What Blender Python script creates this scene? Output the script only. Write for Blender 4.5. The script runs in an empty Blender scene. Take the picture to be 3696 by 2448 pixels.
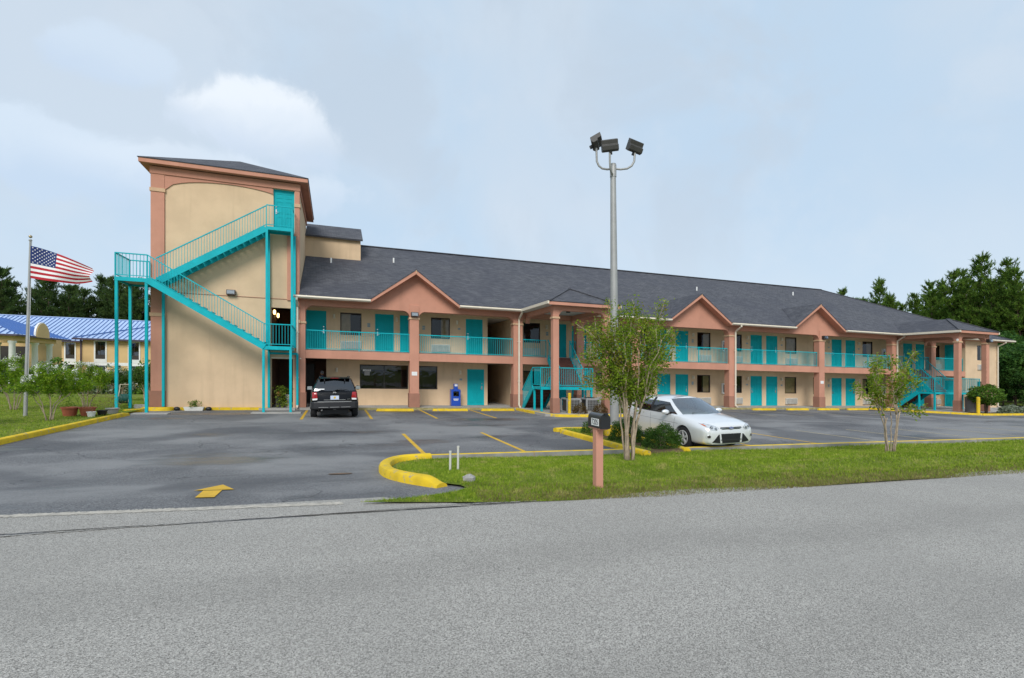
import bpy, bmesh, math, random
import numpy as np
from mathutils import Vector, Matrix
from mathutils.bvhtree import BVHTree

random.seed(7); RNG = np.random.default_rng(7)
scene = bpy.context.scene
col = scene.collection
R = math.radians
PI = math.pi

# ------------------------------------------------------------------ camera
# building frame: X runs along the motel front, Y goes away from the road, the whole site falls 2.4 % towards +X
SLOPE = .024
EYE = 1.7
THETA = math.atan2(1885, 5552)
def drop(x): return -SLOPE * max(-100., min(110., x))
cam_d = bpy.data.cameras.new('Camera'); cam = bpy.data.objects.new('Camera', cam_d); col.objects.link(cam)
cam.location = (0, 0, EYE); cam.rotation_euler = (R(90), 0, -THETA)
cam_d.sensor_width = 36; cam_d.lens = 36 * 1885 / 3696; cam_d.shift_y = 106 / 3696
cam_d.clip_start = .05; cam_d.clip_end = 3000
scene.camera = cam

# ------------------------------------------------------------------ colour management
scene.view_settings.view_transform = 'Standard'; scene.view_settings.look = 'None'
scene.view_settings.exposure = 0.78; scene.view_settings.gamma = 1
scene.view_settings.use_curve_mapping = False

# ------------------------------------------------------------------ world: pale overcast sky with a soft bank of cumulus
SUN_EL, SUN_AZ = 38, 203      # degrees; azimuth measured from +Y clockwise
world = bpy.data.worlds.new('World'); scene.world = world; world.use_nodes = True
wt = world.node_tree; wt.nodes.clear()
def wn(t, **k):
    n = wt.nodes.new(t)
    for a, b in k.items(): setattr(n, a, b)
    return n
def wmath(op, a, b=None, c=None, clamp=False):
    n = wn('ShaderNodeMath', operation=op, use_clamp=clamp)
    for i, s in enumerate((a, b, c)):
        if s is None: continue
        if isinstance(s, (int, float)): n.inputs[i].default_value = s
        else: wt.links.new(s, n.inputs[i])
    return n.outputs[0]
def wdot(vec, d):
    n = wn('ShaderNodeVectorMath', operation='DOT_PRODUCT'); wt.links.new(vec, n.inputs[0]); n.inputs[1].default_value = d
    return n.outputs['Value']
def wmix(f, a, b):
    n = wn('ShaderNodeMix', data_type='RGBA'); n.clamp_factor = True
    if isinstance(f, (int, float)): n.inputs[0].default_value = f
    else: wt.links.new(f, n.inputs[0])
    for s, i in ((a, 6), (b, 7)):
        if isinstance(s, tuple): n.inputs[i].default_value = (*s, 1)
        else: wt.links.new(s, n.inputs[i])
    return n.outputs[2]
def wnoise(vec, scale, detail=6, rough=.55, dist=0):
    n = wn('ShaderNodeTexNoise'); n.inputs['Scale'].default_value = scale; n.inputs['Detail'].default_value = detail
    n.inputs['Roughness'].default_value = rough; n.inputs['Distortion'].default_value = dist
    wt.links.new(vec, n.inputs['Vector']); return n.outputs[0]
wo = wn('ShaderNodeOutputWorld'); bg = wn('ShaderNodeBackground'); bg.inputs[1].default_value = .1
sky = wn('ShaderNodeTexSky', sky_type='NISHITA', sun_disc=False)
sky.sun_elevation = R(SUN_EL); sky.sun_rotation = R(SUN_AZ); sky.air_density = 1.0; sky.dust_density = 1.5; sky.ozone_density = 1.2
tc = wn('ShaderNodeTexCoord'); D = tc.outputs['Generated']
def smoothstep(v, a, b):
    n = wn('ShaderNodeMapRange', interpolation_type='SMOOTHERSTEP'); wt.links.new(v, n.inputs[0])
    n.inputs[1].default_value = a; n.inputs[2].default_value = b; return n.outputs[0]
big = wnoise(D, 2.2, 5, .5, .3)
fine = wnoise(D, 6.5, 8, .6, .2)
veil = wmix(smoothstep(big, .36, .66), (3.3, 4.2, 5.15), (3.8, 4.4, 5.05))
veil = wmix(wmath('MULTIPLY', smoothstep(fine, .45, .75), .45), veil, (4.1, 4.6, 5.15))
darkv = wnoise(D, 3.6, 7, .58, .5)
veil = wmix(wmath('MULTIPLY', smoothstep(darkv, .46, .68), .75), veil, (3.4, 3.98, 4.62))
skyc = wmix(.92, sky.outputs[0], veil)
# cumulus puffs: soft ellipses in the sky, broken up by noise, bright on top and grey below
def puff(base, px, py, rx, ry, white, dark, amt):
    u = (px - 1848) / 1885; v = (1330 - py) / 1885
    f = Vector((math.sin(THETA) + u * math.cos(THETA), math.cos(THETA) - u * math.sin(THETA), v)).normalized()
    r = f.cross(Vector((0, 0, 1))).normalized(); up = r.cross(f).normalized()
    a = wmath('MULTIPLY', wdot(D, r), 1 / rx); b = wmath('MULTIPLY', wdot(D, up), 1 / ry)
    q = wmath('SQRT', wmath('ADD', wmath('MULTIPLY', a, a), wmath('MULTIPLY', b, b)))
    nz = wnoise(D, 10, 10, .6, .3)
    q = wmath('ADD', q, wmath('MULTIPLY', wmath('SUBTRACT', nz, .5), 1.5))
    front = wmath('GREATER_THAN', wdot(D, f), 0.0)
    edge = wmath('MULTIPLY', wmath('MULTIPLY', wmath('SUBTRACT', 1, smoothstep(q, .58, 1.02)), amt), front)
    shade = smoothstep(wmath('ADD', b, wmath('MULTIPLY', wmath('SUBTRACT', nz, .5), 1.6)), -.75, .6)
    return wmix(edge, base, wmix(shade, dark, white))
skyc = puff(skyc, 900, 410, .125, .062, (5.1, 5.5, 5.95), (3.9, 4.5, 5.3), .95)
skyc = puff(skyc, 1000, 500, .12, .055, (4.6, 5.1, 5.7), (3.75, 4.4, 5.3), .6)
skyc = puff(skyc, 430, 220, .10, .045, (3.95, 4.7, 5.6), (3.5, 4.3, 5.4), .6)
skyc = puff(skyc, 170, 560, .17, .065, (4.2, 4.9, 5.7), (3.4, 4.25, 5.35), .7)
skyc = puff(skyc, 780, 640, .22, .05, (4.4, 5.0, 5.7), (3.8, 4.5, 5.4), .6)
horizon = wmath('SUBTRACT', 1, smoothstep(wdot(D, (0, 0, 1)), .0, .30))
skyc = wmix(wmath('MULTIPLY', horizon, .55), skyc, (4.0, 4.75, 5.5))
wt.links.new(skyc, bg.inputs[0]); wt.links.new(bg.outputs[0], wo.inputs[0])

sun_d = bpy.data.lights.new('Sun', 'SUN'); sun = bpy.data.objects.new('Sun', sun_d); col.objects.link(sun)
sun_d.energy = 1.5; sun_d.angle = R(25); sun_d.color = (1, .965, .91)
sdir = Vector((math.sin(R(SUN_AZ)) * math.cos(R(SUN_EL)), math.cos(R(SUN_AZ)) * math.cos(R(SUN_EL)), math.sin(R(SUN_EL))))
sun.rotation_euler = (-sdir).to_track_quat('-Z', 'Y').to_euler(); sun.location = (0, -20, 60)

# ------------------------------------------------------------------ helpers
BASE = {}
def link(o): col.objects.link(o); return o
def tag(o, label=None, cat=None, group=None, kind=None):
    if label: o['label'] = label
    if cat: o['category'] = cat
    if group: o['group'] = group
    if kind: o['kind'] = kind
    return o
def W(x, y, z): return Vector((x, y, z + drop(x)))
def thing(name, label, cat, loc, group=None, rz=0, local=False):
    """an Empty at the thing's base; local=True -> its parts are modelled round (0,0,0)"""
    o = link(bpy.data.objects.new(name, None)); o.empty_display_size = .2
    L = W(*loc); o.location = L; o.rotation_euler = (0, 0, rz)
    BASE[o] = Vector((0, 0, 0)) if local else L
    return tag(o, label, cat, group)
def slope_uv(me):
    uv = me.uv_layers.new(name='slope'); Zv = Vector((0, 0, 1))
    for p in me.polygons:
        n = p.normal; h = Zv.cross(n); h = h.normalized() if h.length > 1e-4 else Vector((1, 0, 0)); t = n.cross(h)
        for li in p.loop_indices:
            c = me.vertices[me.loops[li].vertex_index].co; uv.data[li].uv = (c.dot(h), c.dot(t))
class MB:
    def __init__(s): s.v = []; s.f = []; s.m = []
    def add(s, vs, fs, mi=0):
        b = len(s.v); s.v += [tuple(v) for v in vs]; s.f += [[b + i for i in f] for f in fs]; s.m += [mi] * len(fs); return s
    def box(s, x0, x1, y0, y1, z0, z1, mi=0):
        return s.add([(x0,y0,z0),(x1,y0,z0),(x1,y1,z0),(x0,y1,z0),(x0,y0,z1),(x1,y0,z1),(x1,y1,z1),(x0,y1,z1)],
                     [(0,3,2,1),(4,5,6,7),(0,1,5,4),(1,2,6,5),(2,3,7,6),(3,0,4,7)], mi)
    def bar(s, p, q, w, h, mi=0, up=(0,0,1)):
        p, q = Vector(p), Vector(q); d = (q - p).normalized(); u = Vector(up)
        if abs(d.dot(u)) > .99: u = Vector((0, 1, 0))
        r = d.cross(u).normalized() * w / 2; u = r.cross(d).normalized() * h / 2
        vs = [p - r - u, p + r - u, p + r + u, p - r + u, q - r - u, q + r - u, q + r + u, q - r + u]
        return s.add(vs, [(0,1,2,3),(7,6,5,4),(0,4,5,1),(1,5,6,2),(2,6,7,3),(3,7,4,0)], mi)
    def tube(s, pts, r, n=8, mi=0, cap=True):
        pts = [Vector(p) for p in pts]; rs = r if isinstance(r, (list, tuple)) else [r] * len(pts)
        rings = []; prev = None
        for i, p in enumerate(pts):
            d = (pts[min(i + 1, len(pts) - 1)] - pts[max(i - 1, 0)])
            d = d.normalized() if d.length > 1e-9 else Vector((0, 0, 1))
            a = prev if prev is not None else (Vector((1, 0, 0)) if abs(d.x) < .9 else Vector((0, 1, 0)))
            a = (a - d * a.dot(d)).normalized(); prev = a; b = d.cross(a)
            rings.append([p + (a * math.cos(2 * PI * k / n) + b * math.sin(2 * PI * k / n)) * rs[i] for k in range(n)])
        vs = [v for g in rings for v in g]; fs = []
        for i in range(len(pts) - 1):
            for k in range(n):
                k2 = (k + 1) % n; fs.append((i*n+k, i*n+k2, (i+1)*n+k2, (i+1)*n+k))
        if cap: fs += [tuple(range(n - 1, -1, -1)), tuple((len(pts)-1)*n + k for k in range(n))]
        return s.add(vs, fs, mi)
    def lathe(s, prof, c=(0,0,0), n=16, mi=0, cap=True):
        vs = [(c[0] + r*math.cos(2*PI*k/n), c[1] + r*math.sin(2*PI*k/n), c[2] + z) for r, z in prof for k in range(n)]; fs = []
        for i in range(len(prof) - 1):
            for k in range(n):
                k2 = (k+1) % n; fs.append((i*n+k, i*n+k2, (i+1)*n+k2, (i+1)*n+k))
        if cap: fs += [tuple(range(n-1,-1,-1)), tuple((len(prof)-1)*n + k for k in range(n))]
        return s.add(vs, fs, mi)
    def prism_xz(s, poly, y0, y1, mi=0):
        n = len(poly); a = sum(poly[i][0]*poly[(i+1)%n][1] - poly[(i+1)%n][0]*poly[i][1] for i in range(n))
        if a < 0: poly = poly[::-1]
        vs = [(x, y0, z) for x, z in poly] + [(x, y1, z) for x, z in poly]
        return s.add(vs, [tuple(range(n)), tuple(range(2*n-1, n-1, -1))] + [(i, i+n, (i+1)%n+n, (i+1)%n) for i in range(n)], mi)
    def prism_yz(s, poly, x0, x1, mi=0):
        b = MB().prism_xz(poly, 0, 1); vs = [(x0 + (x1-x0)*(v[1]), v[0], v[2]) for v in b.v]
        return s.add(vs, [f[::-1] for f in b.f], mi)
    def prism_xy(s, poly, z0, z1, mi=0):
        b = MB().prism_xz(poly, 0, 1); vs = [(v[0], v[2], z0 + (z1-z0)*v[1]) for v in b.v]
        return s.add(vs, [f[::-1] for f in b.f], mi)
    def sphere(s, c, r, n=12, m=8, sc=(1,1,1), mi=0):
        prof = [(math.sin(PI*i/m), -math.cos(PI*i/m)) for i in range(m+1)]
        vs = [(c[0]+r*sc[0]*q*math.cos(2*PI*k/n), c[1]+r*sc[1]*q*math.sin(2*PI*k/n), c[2]+r*sc[2]*z) for q, z in prof for k in range(n)]
        fs = [(i*n+k, i*n+(k+1)%n, (i+1)*n+(k+1)%n, (i+1)*n+k) for i in range(m) for k in range(n)]
        return s.add(vs, fs, mi)
    def weld(s):
        key = {}; mp = []; nv = []
        for v in s.v:
            k = tuple(round(c, 5) for c in v)
            if k not in key: key[k] = len(nv); nv.append(v)
            mp.append(key[k])
        s.v = nv; s.f = [[mp[i] for i in f] for f in s.f]; return s
    def mesh(s, name, mats, base=(0,0,0), shear=True, smooth=False, uv=False):
        b = Vector(base)
        vs = [(v[0]-b[0], v[1]-b[1], v[2] + (drop(v[0]) if shear else 0) - b[2]) for v in s.v]
        me = bpy.data.meshes.new(name); me.from_pydata(vs, [], s.f)
        for m in (mats if isinstance(mats, (list, tuple)) else [mats]): me.materials.append(m)
        if any(s.m): me.polygons.foreach_set('material_index', s.m)
        if smooth is True: me.polygons.foreach_set('use_smooth', [True]*len(me.polygons))
        me.validate(); me.update()
        if smooth and smooth is not True: me.shade_flat(); me.set_sharp_from_angle(angle=R(smooth)); me.polygons.foreach_set('use_smooth', [True]*len(me.polygons))
        if uv: slope_uv(me)
        return me
    def build(s, name, mats, parent=None, shear=True, smooth=False, uv=False, bevel=0):
        if parent is not None: base = BASE[parent]; shear = shear and base.length > 0
        else:
            xs = [v[0] for v in s.v]; ys = [v[1] for v in s.v]; zs = [v[2] for v in s.v]
            x = (min(xs)+max(xs))/2; base = Vector((x, (min(ys)+max(ys))/2, min(zs) + (drop(x) if shear else 0)))
        me = s.mesh(name, mats, base, shear, smooth, uv)
        o = link(bpy.data.objects.new(name, me))
        if parent is not None: o.parent = parent; BASE[o] = base
        else: o.location = base; BASE[o] = base
        if bevel: add_bevel(o, bevel)
        return o
def add_bevel(o, w, seg=2):
    b = o.modifiers.new('bevel', 'BEVEL'); b.width = w; b.segments = seg; b.limit_method = 'ANGLE'; b.angle_limit = R(40); return o
def inst(name, me, parent, loc, rz=0, scale=None):
    """a repeat that shares mesh data; loc in unsheared site coordinates when the parent is a site thing"""
    o = link(bpy.data.objects.new(name, me)); o.parent = parent; b = BASE[parent]
    L = W(*loc) if b.length > 0 else Vector(loc)
    o.location = L - b; o.rotation_euler = (0, 0, rz)
    if scale: o.scale = scale
    BASE[o] = L; return o
def copy_tree(o, parent=None):
    c = o.copy(); col.objects.link(c); c.parent = parent
    if o in BASE: BASE[c] = BASE[o]
    for ch in list(o.children): copy_tree(ch, c)
    return c
def text_mesh(name, body, size, mat, depth=.002):
    cu = bpy.data.curves.new(name, 'FONT'); cu.body = body; cu.size = size; cu.extrude = depth; cu.align_x = 'CENTER'; cu.align_y = 'CENTER'
    t = link(bpy.data.objects.new(name, cu)); bpy.context.view_layer.update()
    me = bpy.data.meshes.new_from_object(t.evaluated_get(bpy.context.evaluated_depsgraph_get()))
    bpy.data.objects.remove(t); bpy.data.curves.remove(cu); me.materials.clear(); me.materials.append(mat); me.name = name; return me

# ------------------------------------------------------------------ materials
class NT:
    def __init__(s, name):
        s.mat = bpy.data.materials.new(name); s.mat.use_nodes = True; s.t = s.mat.node_tree; s.n = s.t.nodes
        s.p = s.n['Principled BSDF']; s.out = s.n['Material Output']
        g = s.n.new('ShaderNodeNewGeometry'); s.pos = g.outputs['Position']; s.geo = g
    def set(s, k, v):
        i = s.p.inputs[k]
        if hasattr(v, 'links') or hasattr(v, 'is_output'): s.t.links.new(v, i)
        elif isinstance(v, tuple) and len(v) == 3: i.default_value = (*v, 1)
        else: i.default_value = v
        return s
    def noise(s, scale, detail=5, rough=.55, vec=None, dist=0, stretch=None):
        vec = vec or s.pos
        if stretch:
            m = s.n.new('ShaderNodeVectorMath'); m.operation = 'MULTIPLY'; m.inputs[1].default_value = stretch; s.t.links.new(vec, m.inputs[0]); vec = m.outputs[0]
        n = s.n.new('ShaderNodeTexNoise'); n.inputs['Scale'].default_value = scale; n.inputs['Detail'].default_value = detail
        n.inputs['Roughness'].default_value = rough; n.inputs['Distortion'].default_value = dist
        s.t.links.new(vec, n.inputs['Vector']); return n.outputs[0]
    def voronoi(s, scale, feature='F1', vec=None, out=0, rand=1):
        n = s.n.new('ShaderNodeTexVoronoi'); n.feature = feature; n.inputs['Scale'].default_value = scale; n.inputs['Randomness'].default_value = rand
        s.t.links.new(vec or s.pos, n.inputs['Vector']); return n.outputs[out]
    def ramp(s, v, a, b, smooth=True):
        n = s.n.new('ShaderNodeMapRange'); n.interpolation_type = 'SMOOTHSTEP' if smooth else 'LINEAR'; n.inputs[1].default_value = a; n.inputs[2].default_value = b
        s.t.links.new(v, n.inputs[0]); return n.outputs[0]
    def math(s, op, a, b=None):
        n = s.n.new('ShaderNodeMath'); n.operation = op
        for i, x in enumerate((a, b)):
            if x is None: continue
            if isinstance(x, (int, float)): n.inputs[i].default_value = x
            else: s.t.links.new(x, n.inputs[i])
        return n.outputs[0]
    def mix(s, f, a, b, blend='MIX'):
        n = s.n.new('ShaderNodeMix'); n.data_type = 'RGBA'; n.blend_type = blend
        if isinstance(f, (int, float)): n.inputs[0].default_value = f
        else: s.t.links.new(f, n.inputs[0])
        for x, i in ((a, 6), (b, 7)):
            if isinstance(x, tuple): n.inputs[i].default_value = (*x, 1)
            else: s.t.links.new(x, n.inputs[i])
        return n.outputs[2]
    def bump(s, h, strength=.3, dist=.01):
        n = s.n.new('ShaderNodeBump'); n.inputs['Strength'].default_value = strength; n.inputs['Distance'].default_value = dist
        s.t.links.new(h, n.inputs['Height']); s.t.links.new(n.outputs[0], s.p.inputs['Normal']); return s
    def xyz(s, vec=None):
        n = s.n.new('ShaderNodeSeparateXYZ'); s.t.links.new(vec or s.pos, n.inputs[0]); return n.outputs
def dk(c, k): return tuple(x * k for x in c)
def mk(name, c, rough=.7, var=.10, vs=2.5, metal=0, bump=0, bs=120, streak=0, spec=.5, coat=0, fine=0, dist=.004):
    m = NT(name)
    cc = m.mix(m.ramp(m.noise(vs, 6), .3, .7), dk(c, 1 - var), dk(c, 1 + var * .6))
    if streak:
        st = m.ramp(m.noise(1.0, 5, .6, stretch=(2.6, 2.6, .22)), .5, .78)
        cc = m.mix(m.math('MULTIPLY', st, streak), cc, dk(c, .55))
    if fine: cc = m.mix(m.math('MULTIPLY', m.noise(bs, 2, .6), fine), cc, dk(c, .55))
    m.set('Base Color', cc).set('Roughness', rough).set('Metallic', metal).set('Specular IOR Level', spec).set('Coat Weight', coat)
    if bump: m.bump(m.noise(bs, 3, .6), bump, dist)
    return m.mat
M = {}
M['cream'] = mk('cream stucco', (.70, .515, .335), .9, .09, .8, bump=.4, bs=70, streak=.26, fine=.2, spec=.1)
M['pink'] = mk('terracotta stucco', (.575, .285, .20), .9, .09, 1.0, bump=.4, bs=70, streak=.22, fine=.18, spec=.1)
M['plinth'] = mk('plinth stucco', (.37, .185, .13), .9, .1, 1.5, bump=.35, bs=70, fine=.14, spec=.2)
M['band'] = mk('tan band stucco', (.60, .40, .25), .9, .08, 2, bump=.2, bs=70, spec=.2)
M['trim'] = mk('cream painted metal', (.74, .66, .53), .45, .06, 2, streak=.2)
M['soffit'] = mk('white soffit', (.62, .60, .55), .8, .05, 1)
M['teal'] = mk('teal paint', (.004, .42, .475), .5, .08, 3, streak=.18, spec=.2)
M['tealdoor'] = mk('teal door paint', (.003, .38, .425), .55, .08, 1.2, streak=.2, spec=.15)
M['bronze'] = mk('dark bronze frame', (.035, .028, .024), .45, .15, 4)
M['dark'] = mk('dark interior', (.03, .026, .022), .8, .3, 2)  # near black, darkness of unlit interiors put into the colour
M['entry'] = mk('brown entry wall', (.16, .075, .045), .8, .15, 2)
M['curtain'] = mk('tan curtain', (.52, .41, .24), .9, .12, 6)
M['white'] = mk('white paint', (.78, .78, .76), .55, .05, 3, streak=.08)
M['offwhite'] = mk('off white plastic', (.60, .585, .54), .55, .06, 3, streak=.12)
M['chrome'] = mk('brushed steel', (.62, .62, .60), .25, .06, 8, metal=1)
M['black'] = mk('black plastic', (.012, .012, .013), .5, .2, 5)
M['rubber'] = mk('tyre rubber', (.018, .018, .019), .85, .25, 9, bump=.2, bs=90)
M['concrete'] = mk('concrete', (.42, .405, .375), .9, .16, 1.3, bump=.25, bs=50, fine=.25)
M['galv'] = mk('galvanised steel', (.36, .36, .35), .55, .08, 3, metal=.3, streak=.2)
M['red'] = mk('red lens', (.34, .008, .012), .15, .1, 9, coat=.6)
M['navy'] = mk('navy cloth', (.012, .018, .045), .9, .2, 9)
M['treadred'] = mk('oxide red treads', (.13, .045, .032), .8, .2, 5)
M['terracotta'] = mk('terracotta plastic', (.42, .115, .06), .6, .1, 6)
M['blue'] = mk('blue enamel', (.012, .07, .42), .3, .06, 4, coat=.3)
M['grey'] = mk('grey metal', (.34, .34, .335), .55, .1, 4)
M['stone'] = mk('grey stone', (.36, .35, .33), .9, .25, 9, bump=.5, bs=20)
M['skin'] = mk('skin', (.30, .16, .10), .6, .08, 12)
M['hair'] = mk('grey hair', (.10, .10, .105), .7, .2, 30)
M['trunk'] = mk('smooth myrtle bark', (.40, .31, .225), .8, .28, 9, bump=.4, bs=40)
M['pinebark'] = mk('pine bark', (.13, .085, .06), .95, .3, 4, bump=.6, bs=14)
M['amber'] = mk('amber lens', (.60, .13, .02), .2, .05, 9, coat=.5)

def yellow_paint():
    m = NT('worn yellow paint'); c = (.74, .50, .012)
    base = m.mix(m.ramp(m.noise(2.2, 6), .3, .7), dk(c, .82), dk(c, 1.06))
    chip = m.ramp(m.noise(6, 10, .75), .565, .61)
    base = m.mix(m.math('MULTIPLY', chip, .75), base, (.30, .28, .24))
    dirt = m.ramp(m.noise(3.5, 6, .6), .52, .8)
    base = m.mix(m.math('MULTIPLY', dirt, .45), base, (.32, .22, .03))
    scuff = m.ramp(m.noise(2.0, 6, .7, stretch=(1, 1, 5)), .60, .68); base = m.mix(m.math('MULTIPLY', scuff, .55), base, (.10, .085, .04))
    m.set('Base Color', base).set('Roughness', .8); m.bump(m.noise(45, 4), .45, .008); return m.mat
M['yellow'] = yellow_paint()
def stripe_paint(name, c, gone):
    m = NT(name)
    base = m.mix(m.ramp(m.noise(3, 6), .3, .7), dk(c, .8), c)
    w = m.ramp(m.noise(28, 6, .7), gone, gone + .10)
    base = m.mix(w, base, (.10, .10, .10))
    m.set('Base Color', base).set('Roughness', .8); m.bump(m.noise(90, 3), .4, .004); return m.mat
M['stripe'] = stripe_paint('yellow road paint', (.70, .42, .03), .63)
M['stripe_old'] = stripe_paint('faded road paint', (.52, .44, .26), .53)
def glass(name, tint=(.35, .36, .36), rough=.02, base=.1):
    m = NT(name); t = m.t; m.n.remove(m.p)
    tr = m.n.new('ShaderNodeBsdfTransparent'); tr.inputs[0].default_value = (*tint, 1)
    gl = m.n.new('ShaderNodeBsdfGlossy'); gl.inputs['Roughness'].default_value = rough; gl.inputs[0].default_value = (.92, .95, 1, 1)
    fr = m.n.new('ShaderNodeFresnel'); fr.inputs[0].default_value = 1.5
    nz = m.noise(1.2, 3); b = m.n.new('ShaderNodeBump'); b.inputs['Strength'].default_value = .08; b.inputs['Distance'].default_value = .05
    t.links.new(nz, b.inputs['Height']); t.links.new(b.outputs[0], gl.inputs['Normal'])
    f = m.math('ADD', fr.outputs[0], base)
    mx = m.n.new('ShaderNodeMixShader'); t.links.new(f, mx.inputs[0]); t.links.new(tr.outputs[0], mx.inputs[1]); t.links.new(gl.outputs[0], mx.inputs[2])
    t.links.new(mx.outputs[0], m.out.inputs[0]); return m.mat
M['glass'] = glass('window glass', (.80, .80, .77), .015, .0)
M['carglass'] = glass('tinted car glass', (.10, .12, .12), .01, .08)
M['windscreen'] = glass('clear windscreen', (.62, .70, .67), .01, .20)
M['lensglass'] = glass('clear lens', (.85, .87, .88), .02, .10)
def carpaint(name, c, metal, flake, rough):
    m = NT(name); m.set('Base Color', m.mix(m.noise(700, 2), dk(c, 1 - flake), dk(c, 1 + flake)))
    m.set('Metallic', metal).set('Roughness', rough).set('Coat Weight', 1.0).set('Coat Roughness', .03); return m.mat
M['silver'] = carpaint('silver car paint', (.80, .81, .82), .30, .05, .34)
M['blackpaint'] = carpaint('black car paint', (.004, .005, .007), .0, .1, .25)
for n_ in M['blackpaint'].node_tree.nodes:
    if n_.type == 'BSDF_PRINCIPLED': n_.inputs['Coat Weight'].default_value = .2; n_.inputs['Specular IOR Level'].default_value = .15

def roof_mat():
    m = NT('slate asphalt shingles'); uvn = m.n.new('ShaderNodeUVMap'); uvn.uv_map = 'slope'
    br = m.n.new('ShaderNodeTexBrick'); m.t.links.new(uvn.outputs[0], br.inputs['Vector'])
    br.inputs['Scale'].default_value = 1; br.inputs['Brick Width'].default_value = .30; br.inputs['Row Height'].default_value = .145
    br.inputs['Mortar Size'].default_value = .012; br.inputs['Bias'].default_value = 0; br.inputs['Mortar Smooth'].default_value = .3
    br.inputs['Color1'].default_value = (.048, .050, .059, 1); br.inputs['Color2'].default_value = (.105, .105, .112, 1); br.inputs['Mortar'].default_value = (.018, .018, .022, 1)
    c = m.mix(m.math('MULTIPLY', m.ramp(m.noise(.28, 6, .6, dist=.6), .36, .66), .75), br.outputs[0], (.040, .042, .055))
    c = m.mix(m.math('MULTIPLY', m.ramp(m.noise(1.6, 5, .6), .5, .7), .45), c, (.125, .125, .135))
    c = m.mix(m.math('MULTIPLY', m.noise(60, 2), .5), c, (.12, .12, .13))
    sv = m.noise(1.0, 4, .6, vec=uvn.outputs[0], stretch=(2.0, 11, 1)); c = m.mix(m.math('MULTIPLY', m.ramp(sv, .5, .72), .55), c, (.13, .13, .138)); c = m.mix(m.math('MULTIPLY', m.ramp(sv, .48, .28), .55), c, (.022, .023, .028))
    m.set('Base Color', m.mix(1.0, c, (1.06, 1.07, 1.10), 'MULTIPLY')).set('Roughness', .8).set('Specular IOR Level', .22)
    sx = m.xyz(uvn.outputs[0]); saw = m.math('FRACT', m.math('DIVIDE', sx[1], .145))
    h = m.math('ADD', m.math('MULTIPLY', saw, -.6), m.math('MULTIPLY', br.outputs[1], -.6)); m.bump(h, .6, .012); return m.mat
M['shingle'] = roof_mat()

def road_mat():
    m = NT('weathered road asphalt')
    sp = m.voronoi(150, out=1); spx = m.n.new('ShaderNodeSeparateColor'); m.t.links.new(sp, spx.inputs[0])
    g = m.noise(110, 4, .75)
    c = m.mix(spx.outputs[0], (.10, .093, .083), (.64, .605, .55))
    c = m.mix(m.ramp(g, .42, .70), c, m.mix(spx.outputs[1], (.23, .219, .20), (.44, .418, .382)))
    c = m.mix(m.math('MULTIPLY', m.ramp(m.noise(.45, 6, .6), .35, .75), .35), c, (.25, .238, .217))
    band = m.ramp(m.noise(.6, 4, stretch=(.12, 1.3, 1)), .5, .75)
    c = m.mix(m.math('MULTIPLY', band, .22), c, (.44, .42, .385))
    c = m.mix(m.ramp(m.noise(1.1, 7, .7), .70, .745), c, (.15, .142, .13))
    wy = m.math('ADD', m.xyz()[1], m.math('MULTIPLY', m.noise(.35, 3), .9))
    for yc in (1.3, 3.0, 4.9):
        d = m.math('ABSOLUTE', m.math('SUBTRACT', wy, yc)); tr = m.math('MULTIPLY', m.math('SUBTRACT', 1, m.ramp(d, .1, .55)), m.math('MULTIPLY', m.noise(3, 5, .7), .38)); c = m.mix(tr, c, (.19, .18, .163))
    m.set('Base Color', c).set('Roughness', .85).set('Specular IOR Level', .35)
    m.bump(m.math('ADD', m.voronoi(150), m.noise(60, 4, .7)), .7, .006); return m.mat
M['road'] = road_mat()
def lot_mat():
    m = NT('damp car park asphalt')
    sp = m.voronoi(70, out=1); spx = m.n.new('ShaderNodeSeparateColor'); m.t.links.new(sp, spx.inputs[0])
    c = m.mix(spx.outputs[0], (.07, .071, .076), (.225, .224, .226))
    age = m.ramp(m.noise(.30, 6, .58, stretch=(.7, 1, 1)), .42, .60)
    c = m.mix(m.math('MULTIPLY', age, .7), c, (.26, .257, .254))
    seal = m.ramp(m.noise(.22, 4, .5, dist=.5), .50, .61)
    c = m.mix(m.math('MULTIPLY', seal, .6), c, (.068, .07, .078))
    wet = m.ramp(m.noise(.42, 6, .62, stretch=(.45, 1.25, 1)), .53, .66)
    c = m.mix(m.math('MULTIPLY', wet, .55), c, (.038, .04, .047))
    wob = m.n.new('ShaderNodeVectorMath'); wob.operation = 'ADD'; nn = m.n.new('ShaderNodeTexNoise'); nn.inputs['Scale'].default_value = 1.3
    m.t.links.new(m.pos, nn.inputs['Vector']); m.t.links.new(m.pos, wob.inputs[0]); m.t.links.new(nn.outputs[1], wob.inputs[1])
    crack = m.voronoi(.33, 'DISTANCE_TO_EDGE', wob.outputs[0])
    cr = m.math('MULTIPLY', m.math('SUBTRACT', 1, m.ramp(crack, .002, .009)), m.ramp(m.noise(.25, 2), .45, .6))
    c = m.mix(m.math('MULTIPLY', cr, .55), c, (.035, .035, .037))
    m.set('Base Color', c); m.set('Roughness', m.math('SUBTRACT', .80, m.math('MULTIPLY', wet, .52))).set('Specular IOR Level', .38)
    h = m.math('ADD', m.math('ADD', m.voronoi(70), m.noise(30, 4, .7)), m.math('MULTIPLY', cr, -1.5))
    m.bump(h, .5, .006); return m.mat
M['lot'] = lot_mat()
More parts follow.
